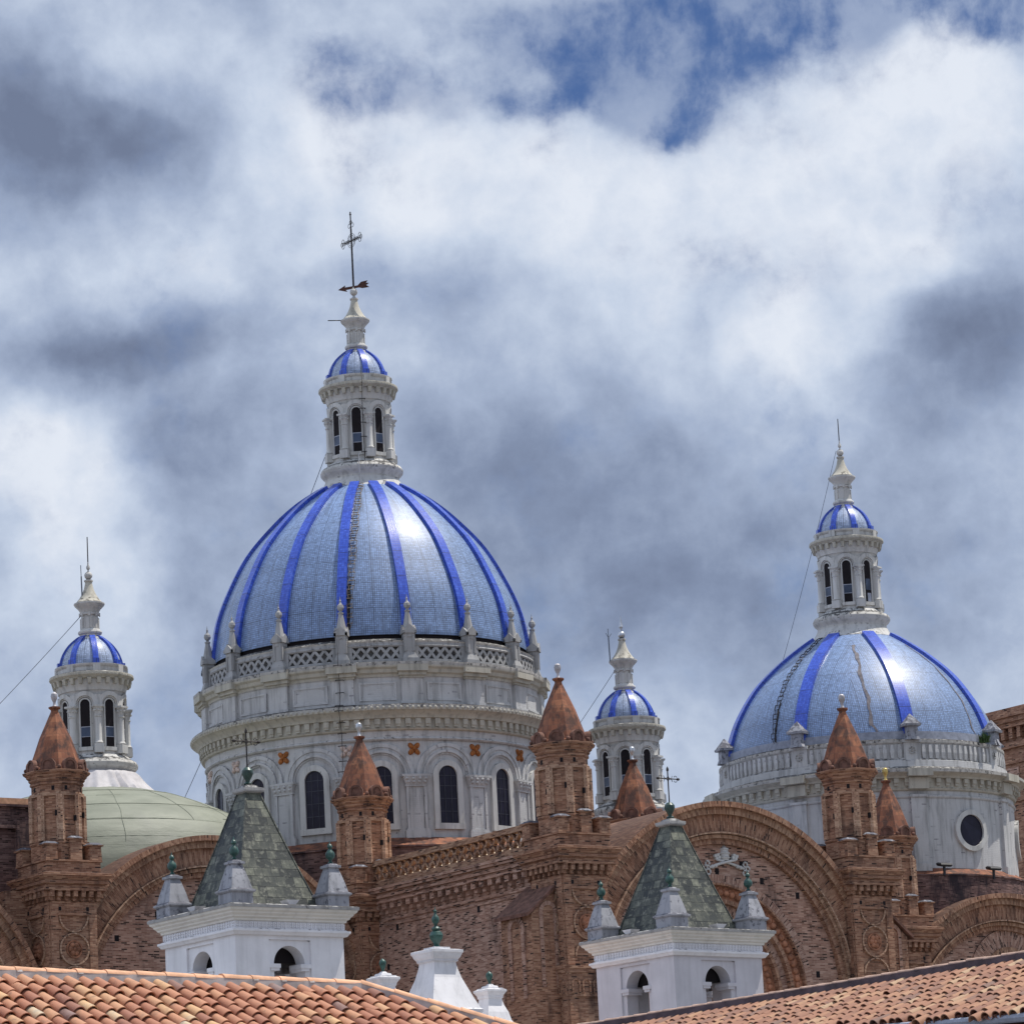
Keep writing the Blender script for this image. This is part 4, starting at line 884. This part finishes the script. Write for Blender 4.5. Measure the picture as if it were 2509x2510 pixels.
b.build('dome', [BLUETILE], CATH, (FX, FY, 0), label='dome hidden behind the big transept arch')
LF = lantern(FX, FY, 32.21, 'fin_flame', 'white lantern behind the big arch')

# ---- brick tower of the main front, far right
b = MB(); tx, t0, t1 = 50, 20, 33.5
b.box(tx, tx + 10, t0, t1, 0, 34.0)
for z0, z1, d in ((33.2, 33.45, .12), (34.0, 34.3, .25), (35.05, 35.3, .40), (35.3, 35.55, .55), (35.55, 35.85, .7), (31.2, 31.4, .12)): b.box(tx - d, tx + 10 + d, t0 - d, t1 + d, z0, z1)
b.box(tx, tx + 10, t0, t1, 34.3, 35.05); b.box(tx - .3, tx + 10.3, t0 - .3, t1 + .3, 35.85, 36.1)
k = t0
while k < t1: b.box(tx - .32, tx, k, k + .28, 34.48, 35.05); k += .62
for k in (31.3, 29.3, 27.3): b.box(tx - .06, tx, k, k + 1.2, 32.2, 33.0, 1)
b.build('front_tower', [BRICK, BRICK_PINK], CATH, smooth=False, label='distant brick tower of the front behind the right dome')

# ================================================================== things fixed to the cathedral but standing apart
def world_thing(b, name, mats, label, cat, group=None):
    b.xf(0, Matrix.Translation((1.48, 166, 0)) @ Matrix.Rotation(TH, 4, 'Z'))
    return b.build(name, mats, None, label=label, category=cat, group=group)
def chain_ladder(cx, cy, prof, th0, th1, j0, j1, step, name, label, mat):
    b = MB(); pts = []; acc = 0; last = None; n = j1 - j0
    fine = dense(prof[j0:j1 + 1], 6)
    for i, (r, z) in enumerate(fine):
        a = th0 + (th1 - th0) * i / (len(fine) - 1)
        if last: acc += math.hypot(r - last[0], z - last[1])
        last = (r, z); pts.append((acc, r, z, a))
    def at(d, dx):
        for p, q in zip(pts, pts[1:]):
            if q[0] >= d:
                u = (d - p[0]) / max(1e-6, q[0] - p[0]); r, z, a = p[1] + (q[1] - p[1]) * u, p[2] + (q[2] - p[2]) * u, p[3] + (q[3] - p[3]) * u
                r += .09; a2 = a + dx / r; return (cx + r * sin(a2), cy - r * cos(a2), z + .05)
        return at(d - .01, dx)
    d = .1; k = 0
    while d < acc - .4:
        jx = .03 * sin(k * 1.7); w = .14 + .02 * sin(k * 2.9)
        b.tube([at(d, -w + jx), at(d, w + jx), at(d + .27, w * .9 + jx), at(d + .27, -w * .9 + jx)], .022, 0, 5, True)
        b.tube([at(d + .27, -w * .6 + jx), at(d + step + .03, -w * .5)], .018, 0, 4); b.tube([at(d + .27, w * .7 + jx), at(d + step + .03, w * .6)], .018, 0, 4)
        d += step; k += 1
    return world_thing(b, name, [mat], label, 'ladder')
PR_TOP = list(reversed(PROF))
chain_ladder(MX, MY, PR_TOP, radians(-35.5), radians(-40.5), 0, len(PR_TOP) - 2, .44, 'chain_ladder', 'rusty chain ladder hanging down the largest blue dome', RUSTROPE)
chain_ladder(RX, RY, list(reversed(PR)), radians(-82), radians(-75.5), 1, len(PR) - 2, .52, 'chain_ladder', 'dark chain ladder hanging down the right dome', IRON)
# iron rungs with their cable down the main drum and lantern
b = MB()
def rung(r, a, z, w=.17):
    p = lambda dx, dr: (MX + (r + dr) * sin(a + dx / r), MY - (r + dr) * cos(a + dx / r), z)
    b.tube([p(-w, 0), p(-w, .14), p(w, .14), p(w, 0)], .018, 0, 5)
ar = radians(-43.0)
for z, r in ((33.2, 7.99), (32.6, 7.70), (32.05, 7.70), (31.45, 8.0), (31.2, 8.14), (30.75, 7.72), (30.3, 7.62), (29.75, 7.66), (29.1, 7.62), (28.6, 7.92)): rung(r, ar, z)
b.tube([(MX + r * sin(ar), MY - r * cos(ar), z) for r, z in ((7.9, 34.4), (7.98, 33.3), (7.80, 32.6), (7.80, 31.6), (8.24, 31.3), (7.84, 30.5), (7.74, 29.5), (7.98, 28.5))], .014, 0, 4)
world_thing(b, 'rung_ladder', [IRON], 'iron rungs and cable down the white drum of the largest dome', 'ladder')
b = MB(); al = radians(-31)
for z in [44.0, 44.7, 45.35, 46.0, 46.45]: rung(1.46, al + radians(4), z, .12)
b.tube([(MX + r * sin(al + radians(4)), MY - r * cos(al + radians(4)), z) for r, z in ((1.62, 43.6), (1.55, 44.5), (1.5, 46.2), (1.74, 46.9), (1.86, 47.2), (1.64, 47.6), (1.5, 47.9))], .014, 0, 4)
world_thing(b, 'rung_ladder', [IRON], 'iron rungs climbing the tall lantern below the iron cross', 'ladder')
b = MB(); b.tube([(MX + r * sin(radians(-36)), MY - r * cos(radians(-36)), z) for r, z in ((1.72, 43.9), (1.92, 43.35), (1.9, 42.9), (2.15, 42.35), (2.5, 42.15))], .02, 0, 5); world_thing(b, 'rope', [ROPE], 'pale rope hanging from the tall lantern to the chain ladder', 'rope')

def cable(p0, p1, sag, r, label, name='guy_cable'):
    b = MB(); p0, p1 = Vector(p0), Vector(p1); N = 24
    b.tube([p0.lerp(p1, i / N) + Vector((0, 0, -sag * 4 * (i / N) * (1 - i / N))) for i in range(N + 1)], r, 0, 5)
    return world_thing(b, name, [CABLE], label, 'cable', 'guy cables of the lanterns')
cable((-9.30, 21.83, 35.87), (-19.5, 20.0, 26.6), .15, .016, 'cable running down left from the leftmost lantern')
cable((4.05, 21.6, 45.62), (4.61, 38.28, 30.0), .5, .016, 'cable from the tallest lantern down behind the largest dome')
cable((32.4, 21.09, 46.55), (31.4, 26.0, 35.2), .3, .012, 'thin cable beside the lantern of the right dome')
cable((18.70, 21.61, 35.03), (17.6, 27.5, 30.0), .1, .013, 'cable from the lantern behind the big arch')
# slim mast poles beside two of the small lanterns
def mast(cx, cy, z, dx, h, label, fork):
    b = MB(); b.tube([(cx + dx * .82, cy, z + 3.2), (cx + dx * .82 - .02, cy, z + 3.2 + h * .72)], .030, 0, 6); b.tube([(cx + dx * .82 - .02, cy, z + 3.2 + h * .7), (cx + dx * .82 - .03, cy, z + 3.2 + h)], .017, 0, 5)
    if fork:
        for s_ in (-1, 1): b.tube([(cx + dx * .82 - .02, cy, z + 3.2 + h * .72), (cx + dx * .82 + s_ * .16, cy, z + 3.2 + h * .86)], .014, 0, 5)
    world_thing(b, 'lightning_rod', [CABLE], label, 'lightning rod', 'lightning rods beside the lanterns')
mast(LX, LY, 33.17, -.40, 1.75, 'slim pole beside the ball of the leftmost lantern', False)
mast(FX, FY, 32.21, -.90, 1.55, 'forked pole beside the lantern behind the big arch', True)
# floodlights
for x, y, z, lab in ((30.75, 13.36, 25.1, 'left one of two black floodlights under the right drum'), (33.66, 13.28, 25.0, 'right one of two black floodlights under the right drum')):
    o = put('floodlight', None, None, L2W(x, y, z), TH, label=lab, category='floodlight', group='floodlights on the tile skirt')
    b = MB(); b.taper(0, 0, .0, .30, .16, .10, .34, .20); b.taper(0, 0, .10, .34, .20, .16, .30, .12); b.xf(0, Matrix.Rotation(radians(14), 4, 'X')); b.build('housing', [LAMP], o, smooth=False)
    b = MB(); b.box(-.26, .26, -.13, .13, -.006, .004); b.xf(0, Matrix.Rotation(radians(14), 4, 'X')); b.build('lens', [PANE], o, smooth=False)
    b = MB(); b.box(-.05, .05, -.04, .04, -.42, .02); b.build('bracket', [LAMP], o, smooth=False)
# tuft of weeds on the drum of the right dome
b = MB()
for i in range(150):
    a = random.uniform(0, 2 * pi); e = random.uniform(.35, 1.0); L = random.uniform(.25, .6); d = Vector((cos(a) * (1 - e), sin(a) * (1 - e), e)).normalized(); s_ = Vector((-sin(a), cos(a), 0)) * .018
    p = Vector((random.gauss(0, .09), random.gauss(0, .05), 0)); q = p + d * L; m_ = p + d * L * .55 + Vector((0, 0, .03))
    b.add([tuple(p - s_), tuple(p + s_), tuple(m_ + s_ * 1.3), tuple(q), tuple(m_ - s_ * 1.3)], [(0, 1, 2, 3, 4)])
b.build('weed_tuft', [LEAF], None, L2W(RX + 7.0 * sin(radians(17)), RY - 7.0 * cos(radians(17)), 31.2), label='tuft of weeds growing on the drum edge of the right dome', category='plant')

# ================================================================== white church towers with green pyramid roofs
def urn(b, z, s=1.0, m=0, double=True):
    b.lathe([(.05 * s, z), (.09 * s, z + .04 * s), (.045 * s, z + .10 * s), (.06 * s, z + .14 * s), (.135 * s, z + .20 * s), (.155 * s, z + .28 * s), (.135 * s, z + .37 * s), (.06 * s, z + .46 * s), (.05 * s, z + .49 * s), (.085 * s, z + .54 * s), (.075 * s, z + .60 * s), (.03 * s, z + .65 * s), (.022 * s, z + .68 * s), (.001, z + .76 * s)], 16, m=m)
def bell_tower(loc, rz, label, wall, cast=1.0):
    T_ = put('bell_tower', None, None, (loc[0], loc[1], 0), rz, label=label, category='tower', group='white bell towers of the church')
    H, Z = 1.93, 16.62                                   # half width of the wall, top of the cornice
    # wall with four arched openings (two stepped planes)
    b = MB(); zs, r = 14.92, .55
    def face(i):
        i0 = b.n()
        b.box(.74, H, -H, -.74, 0, 15.76); b.box(-.74, .74, -H + .002, -H + .55, 15.64, 15.76)
        po = [(-.74, 8), (-.74, 15.64), (.74, 15.64), (.74, 8)]
        A = arch(0, zs, r, 8.0, 30)
        O = [(-.74, 8.0)] + [((-.74 + 1.48 * k / 30) if True else 0, 15.64) for k in range(31)] + [(.74, 8.0)]
        O = [(-.74, 8.0)]
        for k in range(31):
            an = pi - pi * k / 30; dx, dz = cos(an), sin(an); q = min(.74 / max(1e-6, abs(dx)), (15.64 - zs) / max(1e-6, dz)); O.append((dx * q, zs + dz * q))
        O.append((.74, 8.0))
        b.band(O, A, -H + .07, -H + .55, 0, polar=False)
        for sx in (-1, 1):                               # imposts
            b.box(sx * .55 - .16, sx * .55 + .12 if sx > 0 else sx * .55 + .16, -H + .01, -H + .60, 14.72, 14.80); b.box(sx * .55 - .19, sx * .55 + .19, -H - .015, -H + .62, 14.80, 14.92)
        b.xf(i0, Matrix.Rotation(i * pi / 2, 4, 'Z'))
    for i in range(4): face(i)
    b.build('wall', [wall], T_, smooth=False)
    b = MB(); b.box(-1.32, 1.32, -1.32, 1.32, 15.02, 15.6); b.box(-1.3, 1.3, -.09, .09, 14.86, 15.02, 1); b.box(-.09, .09, -1.3, 1.3, 14.72, 14.86, 1); b.build('shade_block', [VOID, WOOD], T_, smooth=False)  # dark block stands in for shade above the bell; beams are real
    b = MB(); b.lathe([(.38, 14.1), (.36, 14.16), (.27, 14.35), (.22, 14.62), (.16, 14.74), (.001, 14.78)], 20, m=0); b.build('bell', [RUST], T_)
    b = MB()
    b.sq(0, 0, [(H, 15.76), (H + .09, 15.76), (H + .13, 15.82), (H + .17, 15.86), (H + .17, 15.92), (H + .10, 15.93), (H + .06, 15.96), (H + .02, 15.96), (H + .02, 16.17)])
    b.sq(0, 0, [(H + .02, 16.17), (H + .08, 16.18), (H + .09, 16.24), (H + .16, 16.28), (H + .17, 16.32), (H + .24, 16.38), (H + .25, 16.42), (H + .32, 16.47), (H + .34, 16.52), (H + .345, 16.535)], 1)
    for i in range(4):                                   # small ornaments of the frieze
        i0 = b.n(); x = -H
        while x < H + .01:
            b.box(x - .018, x + .018, -H - .055, -H - .01, 15.985, 16.15); b.box(x + .04, x + .10, -H - .045, -H - .01, 16.02, 16.06); b.box(x + .04, x + .10, -H - .045, -H - .01, 16.09, 16.13); x += .135
        b.xf(i0, Matrix.Rotation(i * pi / 2, 4, 'Z'))
    b.build('cornice', [WHITEWASH, CREAM_T], T_, smooth=False)
    b = MB(); b.sq(0, 0, [(H + .37, 16.535), (H + .38, 16.62), (H + .34, 16.65)]); b.build('cornice_slab', [GREYSTONE], T_, smooth=False)
    # pyramid roof
    b = MB(); h0, h1, z0, z1 = 1.42, .24, 16.64, 20.30
    n = 8
    P = [(h0 + (h1 - h0) * (i / n) + .05 * (1 - i / n) ** 4, z0 + (z1 - z0) * i / n) for i in range(n + 1)]
    b.sq(0, 0, P); 
    for i in range(4):
        a = i * pi / 2 + pi / 4; pts = [(sqrt(2) * p[0] * sin(a), -sqrt(2) * p[0] * cos(a), p[1]) for p in P]; b.tube(pts, .028, 0, 5)
    RF = b.build('roof', [SLATE], T_, smooth=False)
    b = MB(); b.sq(0, 0, [(.24, 20.28), (.34, 20.32), (.36, 20.36), (.36, 20.44), (.24, 20.47), (.20, 20.52), (.10, 20.56)]); b.build('roof_cap', [GREYSTONE], RF, smooth=False)
    b = MB(); b.lathe([(.10, 20.55), (.14, 20.60), (.06, 20.66), (.07, 20.70), (.13, 20.80), (.175, 20.90), (.17, 21.0), (.10, 21.09), (.001, 21.12)], 18); b.build('urn', [VERDI], RF)
    b = MB(); b.tube([(0, 0, 21.05), (0, 0, 22.18)], .022); b.tube([(-.44, 0, 21.90), (.44, 0, 21.90)], .020)
    for x, y, z in ((.44, 0, 21.9), (-.44, 0, 21.9)): b.lathe([(.001, -.09), (.045, -.03), (.045, .03), (.001, .09)], 8); i0 = b.n() - 32; b.xf(i0, Matrix.Translation((x, y, z)) @ Matrix.Rotation(pi / 2, 4, 'Y'))
    b.lathe([(.001, 22.12), (.045, 22.18), (.04, 22.24), (.001, 22.32)], 8)
    for sx in (-1, 1):
        for sz in (-1, 1):
            b.tube([(sx * (.10 + .09 * cos(k * pi / 5 + pi)), 0, 21.90 + sz * (.10 + .09 * sin(k * pi / 5 + pi))) for k in range(6)], .012, 0, 5)
            b.tube([(sx * (.33 + .06 * cos(k * pi / 4)), 0, 21.90 + sz * (.055 + .05 * sin(k * pi / 4))) for k in range(5)], .011, 0, 5)
    b.build('cross', [IRON], RF)
    # corner pinnacles with urns
    for k, (sx, sy) in enumerate(((-1, -1), (1, -1), (-1, 1), (1, 1))):
        b = MB(); b.sq(0, 0, [(.37, 16.64), (.37, 16.98), (.40, 16.99), (.44, 17.03), (.44, 17.07), (.39, 17.10), (.36, 17.12), (.30, 17.38), (.22, 17.66), (.17, 17.82), (.17, 17.84), (.225, 17.86), (.225, 17.93), (.16, 17.95), (.13, 17.98), (.06, 18.0)])
        pn = b.build('pinnacle', [WASH_DIRTY], T_, (sx * 1.72, sy * 1.72, 0), smooth=False)
        b = MB(); urn(b, 17.98, .95); b.build('urn', [BRONZE], pn)
    for k in range(4):                                   # white gutter spouts behind the cornice edge
        i0 = MB(); i0.taper(0, -2.0, 16.64, .10, .14, 16.80, .22, .20); i0.build('spout', [WASH_MID], T_, (0, 0, 0), k * pi / 2, smooth=False)
    return T_
CREAM_T = m_plaster('ivory_cornice', (.80, .765, .70), .05, .25)
WASH_GREY = m_plaster('greyed_whitewash', (.66, .635, .665), .02, .18)
WASH_MID = m_plaster('worn_whitewash', (.76, .755, .78), .30, .45, (.12, .12, .13))
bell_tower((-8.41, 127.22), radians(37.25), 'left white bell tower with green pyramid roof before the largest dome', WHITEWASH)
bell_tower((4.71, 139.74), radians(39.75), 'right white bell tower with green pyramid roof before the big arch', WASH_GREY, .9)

# ---- flared pedestals with green urns on the church gable between the towers
def pedestal(x, y, z, s, rz, label, big):
    o = put('pedestal', None, None, (x, y, z), rz, label=label, category='pinnacle', group=None if big else 'small white pedestals on the church gable')
    b = MB()
    if big:
        prof = [(.95, -2.4), (.94, -1.52), (.98, -1.50), (.99, -1.40), (.93, -1.36), (.80, -1.05), (.66, -.70), (.53, -.36), (.46, -.10), (.425, .06), (.42, .14), (.46, .16), (.47, .22), (.53, .30), (.57, .40), (.60, .44), (.60, .52), (.50, .545), (.30, .57), (.30, .63), (.12, .65)]
    else:
        prof = [(.50, -1.9), (.50, -1.02), (.47, -.99), (.40, -.70), (.31, -.48), (.27, -.32), (.265, -.26), (.29, -.24), (.30, -.16), (.36, -.07), (.385, -.04), (.385, .02), (.30, .05), (.30, .08), (.20, .09), (.18, .15), (.10, .17), (.06, .22)]
    b.sq(0, 0, prof)
    if big:
        for i in range(4):
            i0 = b.n(); x_ = -.42
            while x_ < .43: b.box(x_ - .015, x_ + .015, -.49, -.44, .17, .21); x_ += .06
            b.xf(i0, Matrix.Rotation(i * pi / 2, 4, 'Z'))
    b.build('plinth', [WASH_PED], o, smooth=False)
    b = MB()
    if big: b.lathe([(.11, .65), (.12, .68), (.08, .72), (.12, .80), (.20, .92), (.22, 1.02), (.18, 1.12), (.11, 1.17), (.13, 1.20), (.15, 1.24), (.10, 1.29), (.05, 1.33), (.06, 1.38), (.11, 1.46), (.125, 1.54), (.10, 1.62), (.05, 1.68), (.035, 1.74), (.06, 1.78), (.06, 1.81), (.02, 1.84), (.001, 1.95)], 20)
    else: b.lathe([(.05, .20), (.045, .28), (.08, .36), (.11, .45), (.115, .51), (.09, .57), (.05, .60), (.001, .64)], 16)
    b.build('urn', [BRONZE], o)
SHADE_MORTAR = m_plain('shade_toned_mortar', (.085, .065, .075), .95, 0, .3, 3)  # mortar darkened to paint the shaded face under the right ridge cap
WASH_PED = m_plaster('gable_whitewash', (.80, .79, .81), .16, .3, (.16, .17, .20))
pedestal(-3.10, 134.4, 15.48, 1, radians(37), 'large flared white pedestal with double green urn between the towers', True)
pedestal(-1.50, 135.9, 14.80, 1, radians(37), 'small white pedestal with green ball right of the large flared pedestal', False)
pedestal(-4.80, 133.4, 15.12, 1, radians(37), 'small white pedestal with green ball left of the large flared pedestal', False)
CH = put('church', None, None, (-2.0, 134.2, 0), radians(38), label='low white church front between the two bell towers', category='church')
b = MB(); b.box(-6.0, 7.0, .1, 9, 0, 11.6); b.prism([(-3.6, 11.6), (3.2, 11.6), (1.6, 13.2), (-3.2, 13.3)], -.3, .6); b.build('wall', [WHITEWASH], CH, smooth=False)
b = MB(); b.prism([(-6.4, 11.6), (7.4, 11.6), (7.4, 11.75), (-6.4, 11.75)], .7, 9.3); b.build('roof', [RIDGE_OLD], CH, smooth=False)

# ================================================================== near clay tile roofs
def tiled_house(name, P, az, pitch, w, e, nrow, c0, c1, keep, mats, ridge_mat, label, seed, wild, cw):
    rnd = random.Random(seed)
    H_ = put(name, None, None, (0, 0, 0), 0, label=label, category='house')
    Rv = Vector((cos(az), sin(az), 0)); Dh = Vector((sin(az), -cos(az), 0)); D = Dh * cos(pitch) + Vector((0, 0, -sin(pitch))); Nn = Rv.cross(D) * -1
    if Nn.z < 0: Nn = -Nn
    pt = lambda r, d, n: tuple(P + Rv * r + D * d + Nn * n)
    b = MB(); K = 9
    for c in range(c0, c1):
        rc = c * w; ph = rnd.uniform(-1, 1) * .10 * wild * e; drift = rnd.gauss(0, .006 * wild)
        for row in range(nrow):
            d0 = .06 + row * e + (ph if row else 0) + rnd.gauss(0, .010 * wild); r0 = rc + rnd.gauss(0, .007 * wild) + drift * sin(row * .7)
            if not keep(r0, d0 + e * .6): continue
            L = e + .075; ra, rb = cw[0] * w, cw[1] * w; tone = min(1, max(0, rnd.gauss(.52, .24))); sk = rnd.gauss(0, .010 * wild); up = rnd.gauss(.0, .005 * wild)
            if rnd.random() < .02 * wild: d0 += rnd.uniform(.03, .09)
            vs = []; q = []
            for d, rr, nn in ((0, ra, .010), (L, rb, cw[2] + up)):
                for th_ in (0, .014):
                    for i in range(K + 1):
                        a = pi * i / K; vs.append(pt(r0 + sk * d / L + (rr - th_) * cos(a) * 1.0, d0 + d, nn + (rr * 1.05 - th_) * sin(a)))
            k1 = K + 1; fs = []
            for i in range(K):
                fs.append((i, i + 1, 2 * k1 + i + 1, 2 * k1 + i)); fs.append((2 * k1 + i, 2 * k1 + i + 1, 3 * k1 + i + 1, 3 * k1 + i)); fs.append((k1 + i, 3 * k1 + i, 3 * k1 + i + 1, k1 + i + 1))
            fs.append((0, 2 * k1, 3 * k1, k1)); fs.append((K, k1 + K, 3 * k1 + K, 2 * k1 + K))
            b.add(vs, fs, 0, None, tone)
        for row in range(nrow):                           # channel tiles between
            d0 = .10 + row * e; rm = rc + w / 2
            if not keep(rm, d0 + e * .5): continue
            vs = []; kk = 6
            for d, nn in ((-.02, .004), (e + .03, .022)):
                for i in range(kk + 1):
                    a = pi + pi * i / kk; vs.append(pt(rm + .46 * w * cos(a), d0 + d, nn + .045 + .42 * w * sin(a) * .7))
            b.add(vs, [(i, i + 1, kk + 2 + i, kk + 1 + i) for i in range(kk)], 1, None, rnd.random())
    b.build('roof', mats, H_, sharp=50)
    return H_, pt, Rv, Dh, D, Nn
def capline(pts, r, seg, mat, mort, parent, rnd, drop, name='ridge'):
    # overlapping half-round cap tiles bedded on mortar
    b = MB(); pts = [Vector(p) for p in pts]
    for p, q in zip(pts, pts[1:]):
        L = (q - p).length; d = (q - p).normalized(); x = d.cross(Vector((0, 0, 1))).normalized(); y = x.cross(d); n = max(1, round(L / seg))
        for i in range(n):
            a0, a1 = p + d * (L * i / n), p + d * (L * (i + 1) / n + .04); vs = []; jz = rnd.gauss(0, .004)
            for c, rr, dz in ((a0, r * 1.06, .010 + jz), (a1, r * .96, jz)):
                for k in range(9):
                    an = pi * k / 8; vs.append(tuple(c + x * (rr * cos(an)) + y * (rr * sin(an) * .72 + dz)))
            b.add(vs, [(k, k + 1, 10 + k, 9 + k) for k in range(8)] + [tuple(range(8, -1, -1))], 0, None, rnd.random())
            if rnd.random() < .45:
                vs = []
                for t_ in (-.03, .05):
                    for k in range(9):
                        an = pi * k / 8; vs.append(tuple(a1 + d * t_ + x * (r * 1.1 * cos(an)) + y * (r * .80 * sin(an) - .01)))
                b.add(vs, [(k, k + 1, 10 + k, 9 + k) for k in range(8)], 1)
        vs = [tuple(c + x * s_ * r * .98 + y * z_) for c in (p, q) for s_, z_ in ((-1, .01), (1, .01), (1.02, -drop), (-1.02, -drop))]
        b.add(vs, [(0, 1, 5, 4), (1, 2, 6, 5), (3, 0, 4, 7), (2, 3, 7, 6)], 1)
    return b.build(name, [mat, mort], parent, sharp=50)
def pix_plane(px, py, P, n):
    d = _f + _cr * ((px - 1254.5) / 10395) - _cu * ((py - 1255) / 10395); k = (P - EYE).dot(n) / d.dot(n); return EYE + d * k
rnd = random.Random(3)
# left roof with a hip falling to the right
def pix_Y(px, py, Y):
    d = _f + _cr * ((px - 1254.5) / 10395) - _cu * ((py - 1255) / 10395); return EYE + d * (Y / d.y)
az = radians(42.5); P0 = pix_Y(0, 2396, 53); pitch = radians(31)
RL = Vector((cos(az), sin(az), 0)); DhL = Vector((sin(az), -cos(az), 0)); DL = DhL * cos(pitch) + Vector((0, 0, -sin(pitch))); NL = RL.cross(DL); NL = NL if NL.z > 0 else -NL
h0 = pix_plane(877, 2428, P0, NL); h1 = pix_plane(1260, 2534, P0, NL)
rh0, dh0 = (h0 - P0).dot(RL), (h0 - P0).dot(DL); rh1, dh1 = (h1 - P0).dot(RL), (h1 - P0).dot(DL); sl = (rh1 - rh0) / (dh1 - dh0)
keepL = lambda r, d: r < rh0 + (d - dh0) * sl - .10
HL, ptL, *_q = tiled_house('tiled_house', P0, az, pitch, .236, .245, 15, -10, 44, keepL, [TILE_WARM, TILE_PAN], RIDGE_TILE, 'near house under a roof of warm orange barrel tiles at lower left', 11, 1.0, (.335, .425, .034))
hipend = h0 + (h1 - h0) * 3.2
capline([ptL(-2.2, 0, .085), tuple(h0 + NL * .085)], .085, .48, RIDGE_TILE, CONCRETE, HL, rnd, .10)
capline([tuple(h0 + NL * .085), tuple(hipend + NL * .085)], .085, .46, RIDGE_TILE, CONCRETE, HL, rnd, .12, 'hip_ridge')
b = MB(); q = [ptL(-2.5, .05, -.04), tuple(h0 + NL * -.04), tuple(hipend - NL * .04), ptL(-2.5, 4.4, -.04)]; b.add(q, [(0, 1, 2, 3)])
back = [tuple(Vector(ptL(-2.5, 0, 0)) - DhL * 5 - Vector((0, 0, 2.6))), tuple(h0 - DhL * 4 - Vector((0, 0, 2.6)))]; b.add([ptL(-2.5, 0, -.02), tuple(h0 - NL * .02), back[1], back[0]], [(0, 1, 2, 3)])
b.add([tuple(h0 - NL * .02), tuple(hipend - NL * .02), back[1]], [(0, 1, 2)])
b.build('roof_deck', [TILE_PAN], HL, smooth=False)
b = MB(); c = P0 + RL * 2 + DhL * 0.4; i0 = b.n(); b.box(-4.4, 4.6, -2.4, 3.2, 0, c.z - 2.6); b.xf(i0, Matrix.Translation((c.x, c.y, 0)) @ Matrix.Rotation(az, 4, 'Z')); b.build('wall', [WHITEWASH], HL, smooth=False)
# right roof, its eave gutter at the lower right corner
az2 = radians(-52.3); P1 = pix_Y(1430, 2536, 78); pitch2 = radians(22)
R2 = Vector((cos(az2), sin(az2), 0)); D2h = Vector((sin(az2), -cos(az2), 0)); D2 = D2h * cos(pitch2) + Vector((0, 0, -sin(pitch2))); N2 = R2.cross(D2); N2 = N2 if N2.z > 0 else -N2
g0 = pix_plane(2209, 2512, P1, N2); g1 = pix_plane(2509, 2488, P1, N2)
ra, da, rb_, db = (g0 - P1).dot(R2), (g0 - P1).dot(D2), (g1 - P1).dot(R2), (g1 - P1).dot(D2)
eave = lambda r: da + (r - ra) * (db - da) / (rb_ - ra)
keepR = lambda r, d: d < eave(r)
HR, ptR, *_q = tiled_house('tiled_house', P1, az2, pitch2, .22, .275, 17, -8, 78, keepR, [TILE_OLD, TILE_PAN], RIDGE_OLD, 'near house under a long roof of old faded clay tiles at lower right', 23, 1.35, (.39, .465, .020))
capline([ptR(-2.2, -.04, .15), ptR(17.4, -.04, .15)], .06, .42, RIDGE_OLD, SHADE_MORTAR, HR, rnd, .18)
b = MB(); b.add([ptR(-2.5, .02, -.04), ptR(17.5, .02, -.04), ptR(17.5, eave(17.5) - .05, -.04), ptR(-2.5, eave(-2.5) - .05, -.04)], [(0, 1, 2, 3)])
b.add([tuple(Vector(ptR(-2.5, 0, 0)) - D2h * .1), tuple(Vector(ptR(17.5, 0, 0)) - D2h * .1), tuple(Vector(ptR(17.5, 0, 0)) - D2h * 5 - Vector((0, 0, 2))), tuple(Vector(ptR(-2.5, 0, 0)) - D2h * 5 - Vector((0, 0, 2)))], [(0, 1, 2, 3)]); b.build('roof_deck', [TILE_PAN], HR, smooth=False)
b = MB(); b.tube([tuple(Vector(ptR(r, eave(r) + .03, -.03))) for r in (-2.5, 5, 12, 17.6)], .07, 0, 8); b.build('gutter', [LEADGREY], HR)
b = MB(); q0, q1 = Vector(ptR(-2.4, eave(-2.4) - .15, -.1)), Vector(ptR(17.5, eave(17.5) - .15, -.1))
q2, q3 = Vector(ptR(17.5, 0, 0)) - D2h * 4.6, Vector(ptR(-2.4, 0, 0)) - D2h * 4.6
z = min(q0.z, q1.z) - .06; b.add([(q.x, q.y, 0) for q in (q0, q1, q2, q3)] + [(q.x, q.y, z) for q in (q0, q1, q2, q3)], [(0, 1, 5, 4), (1, 2, 6, 5), (2, 3, 7, 6), (3, 0, 4, 7), (4, 5, 6, 7)]); b.build('wall', [WHITEWASH], HR, smooth=False)
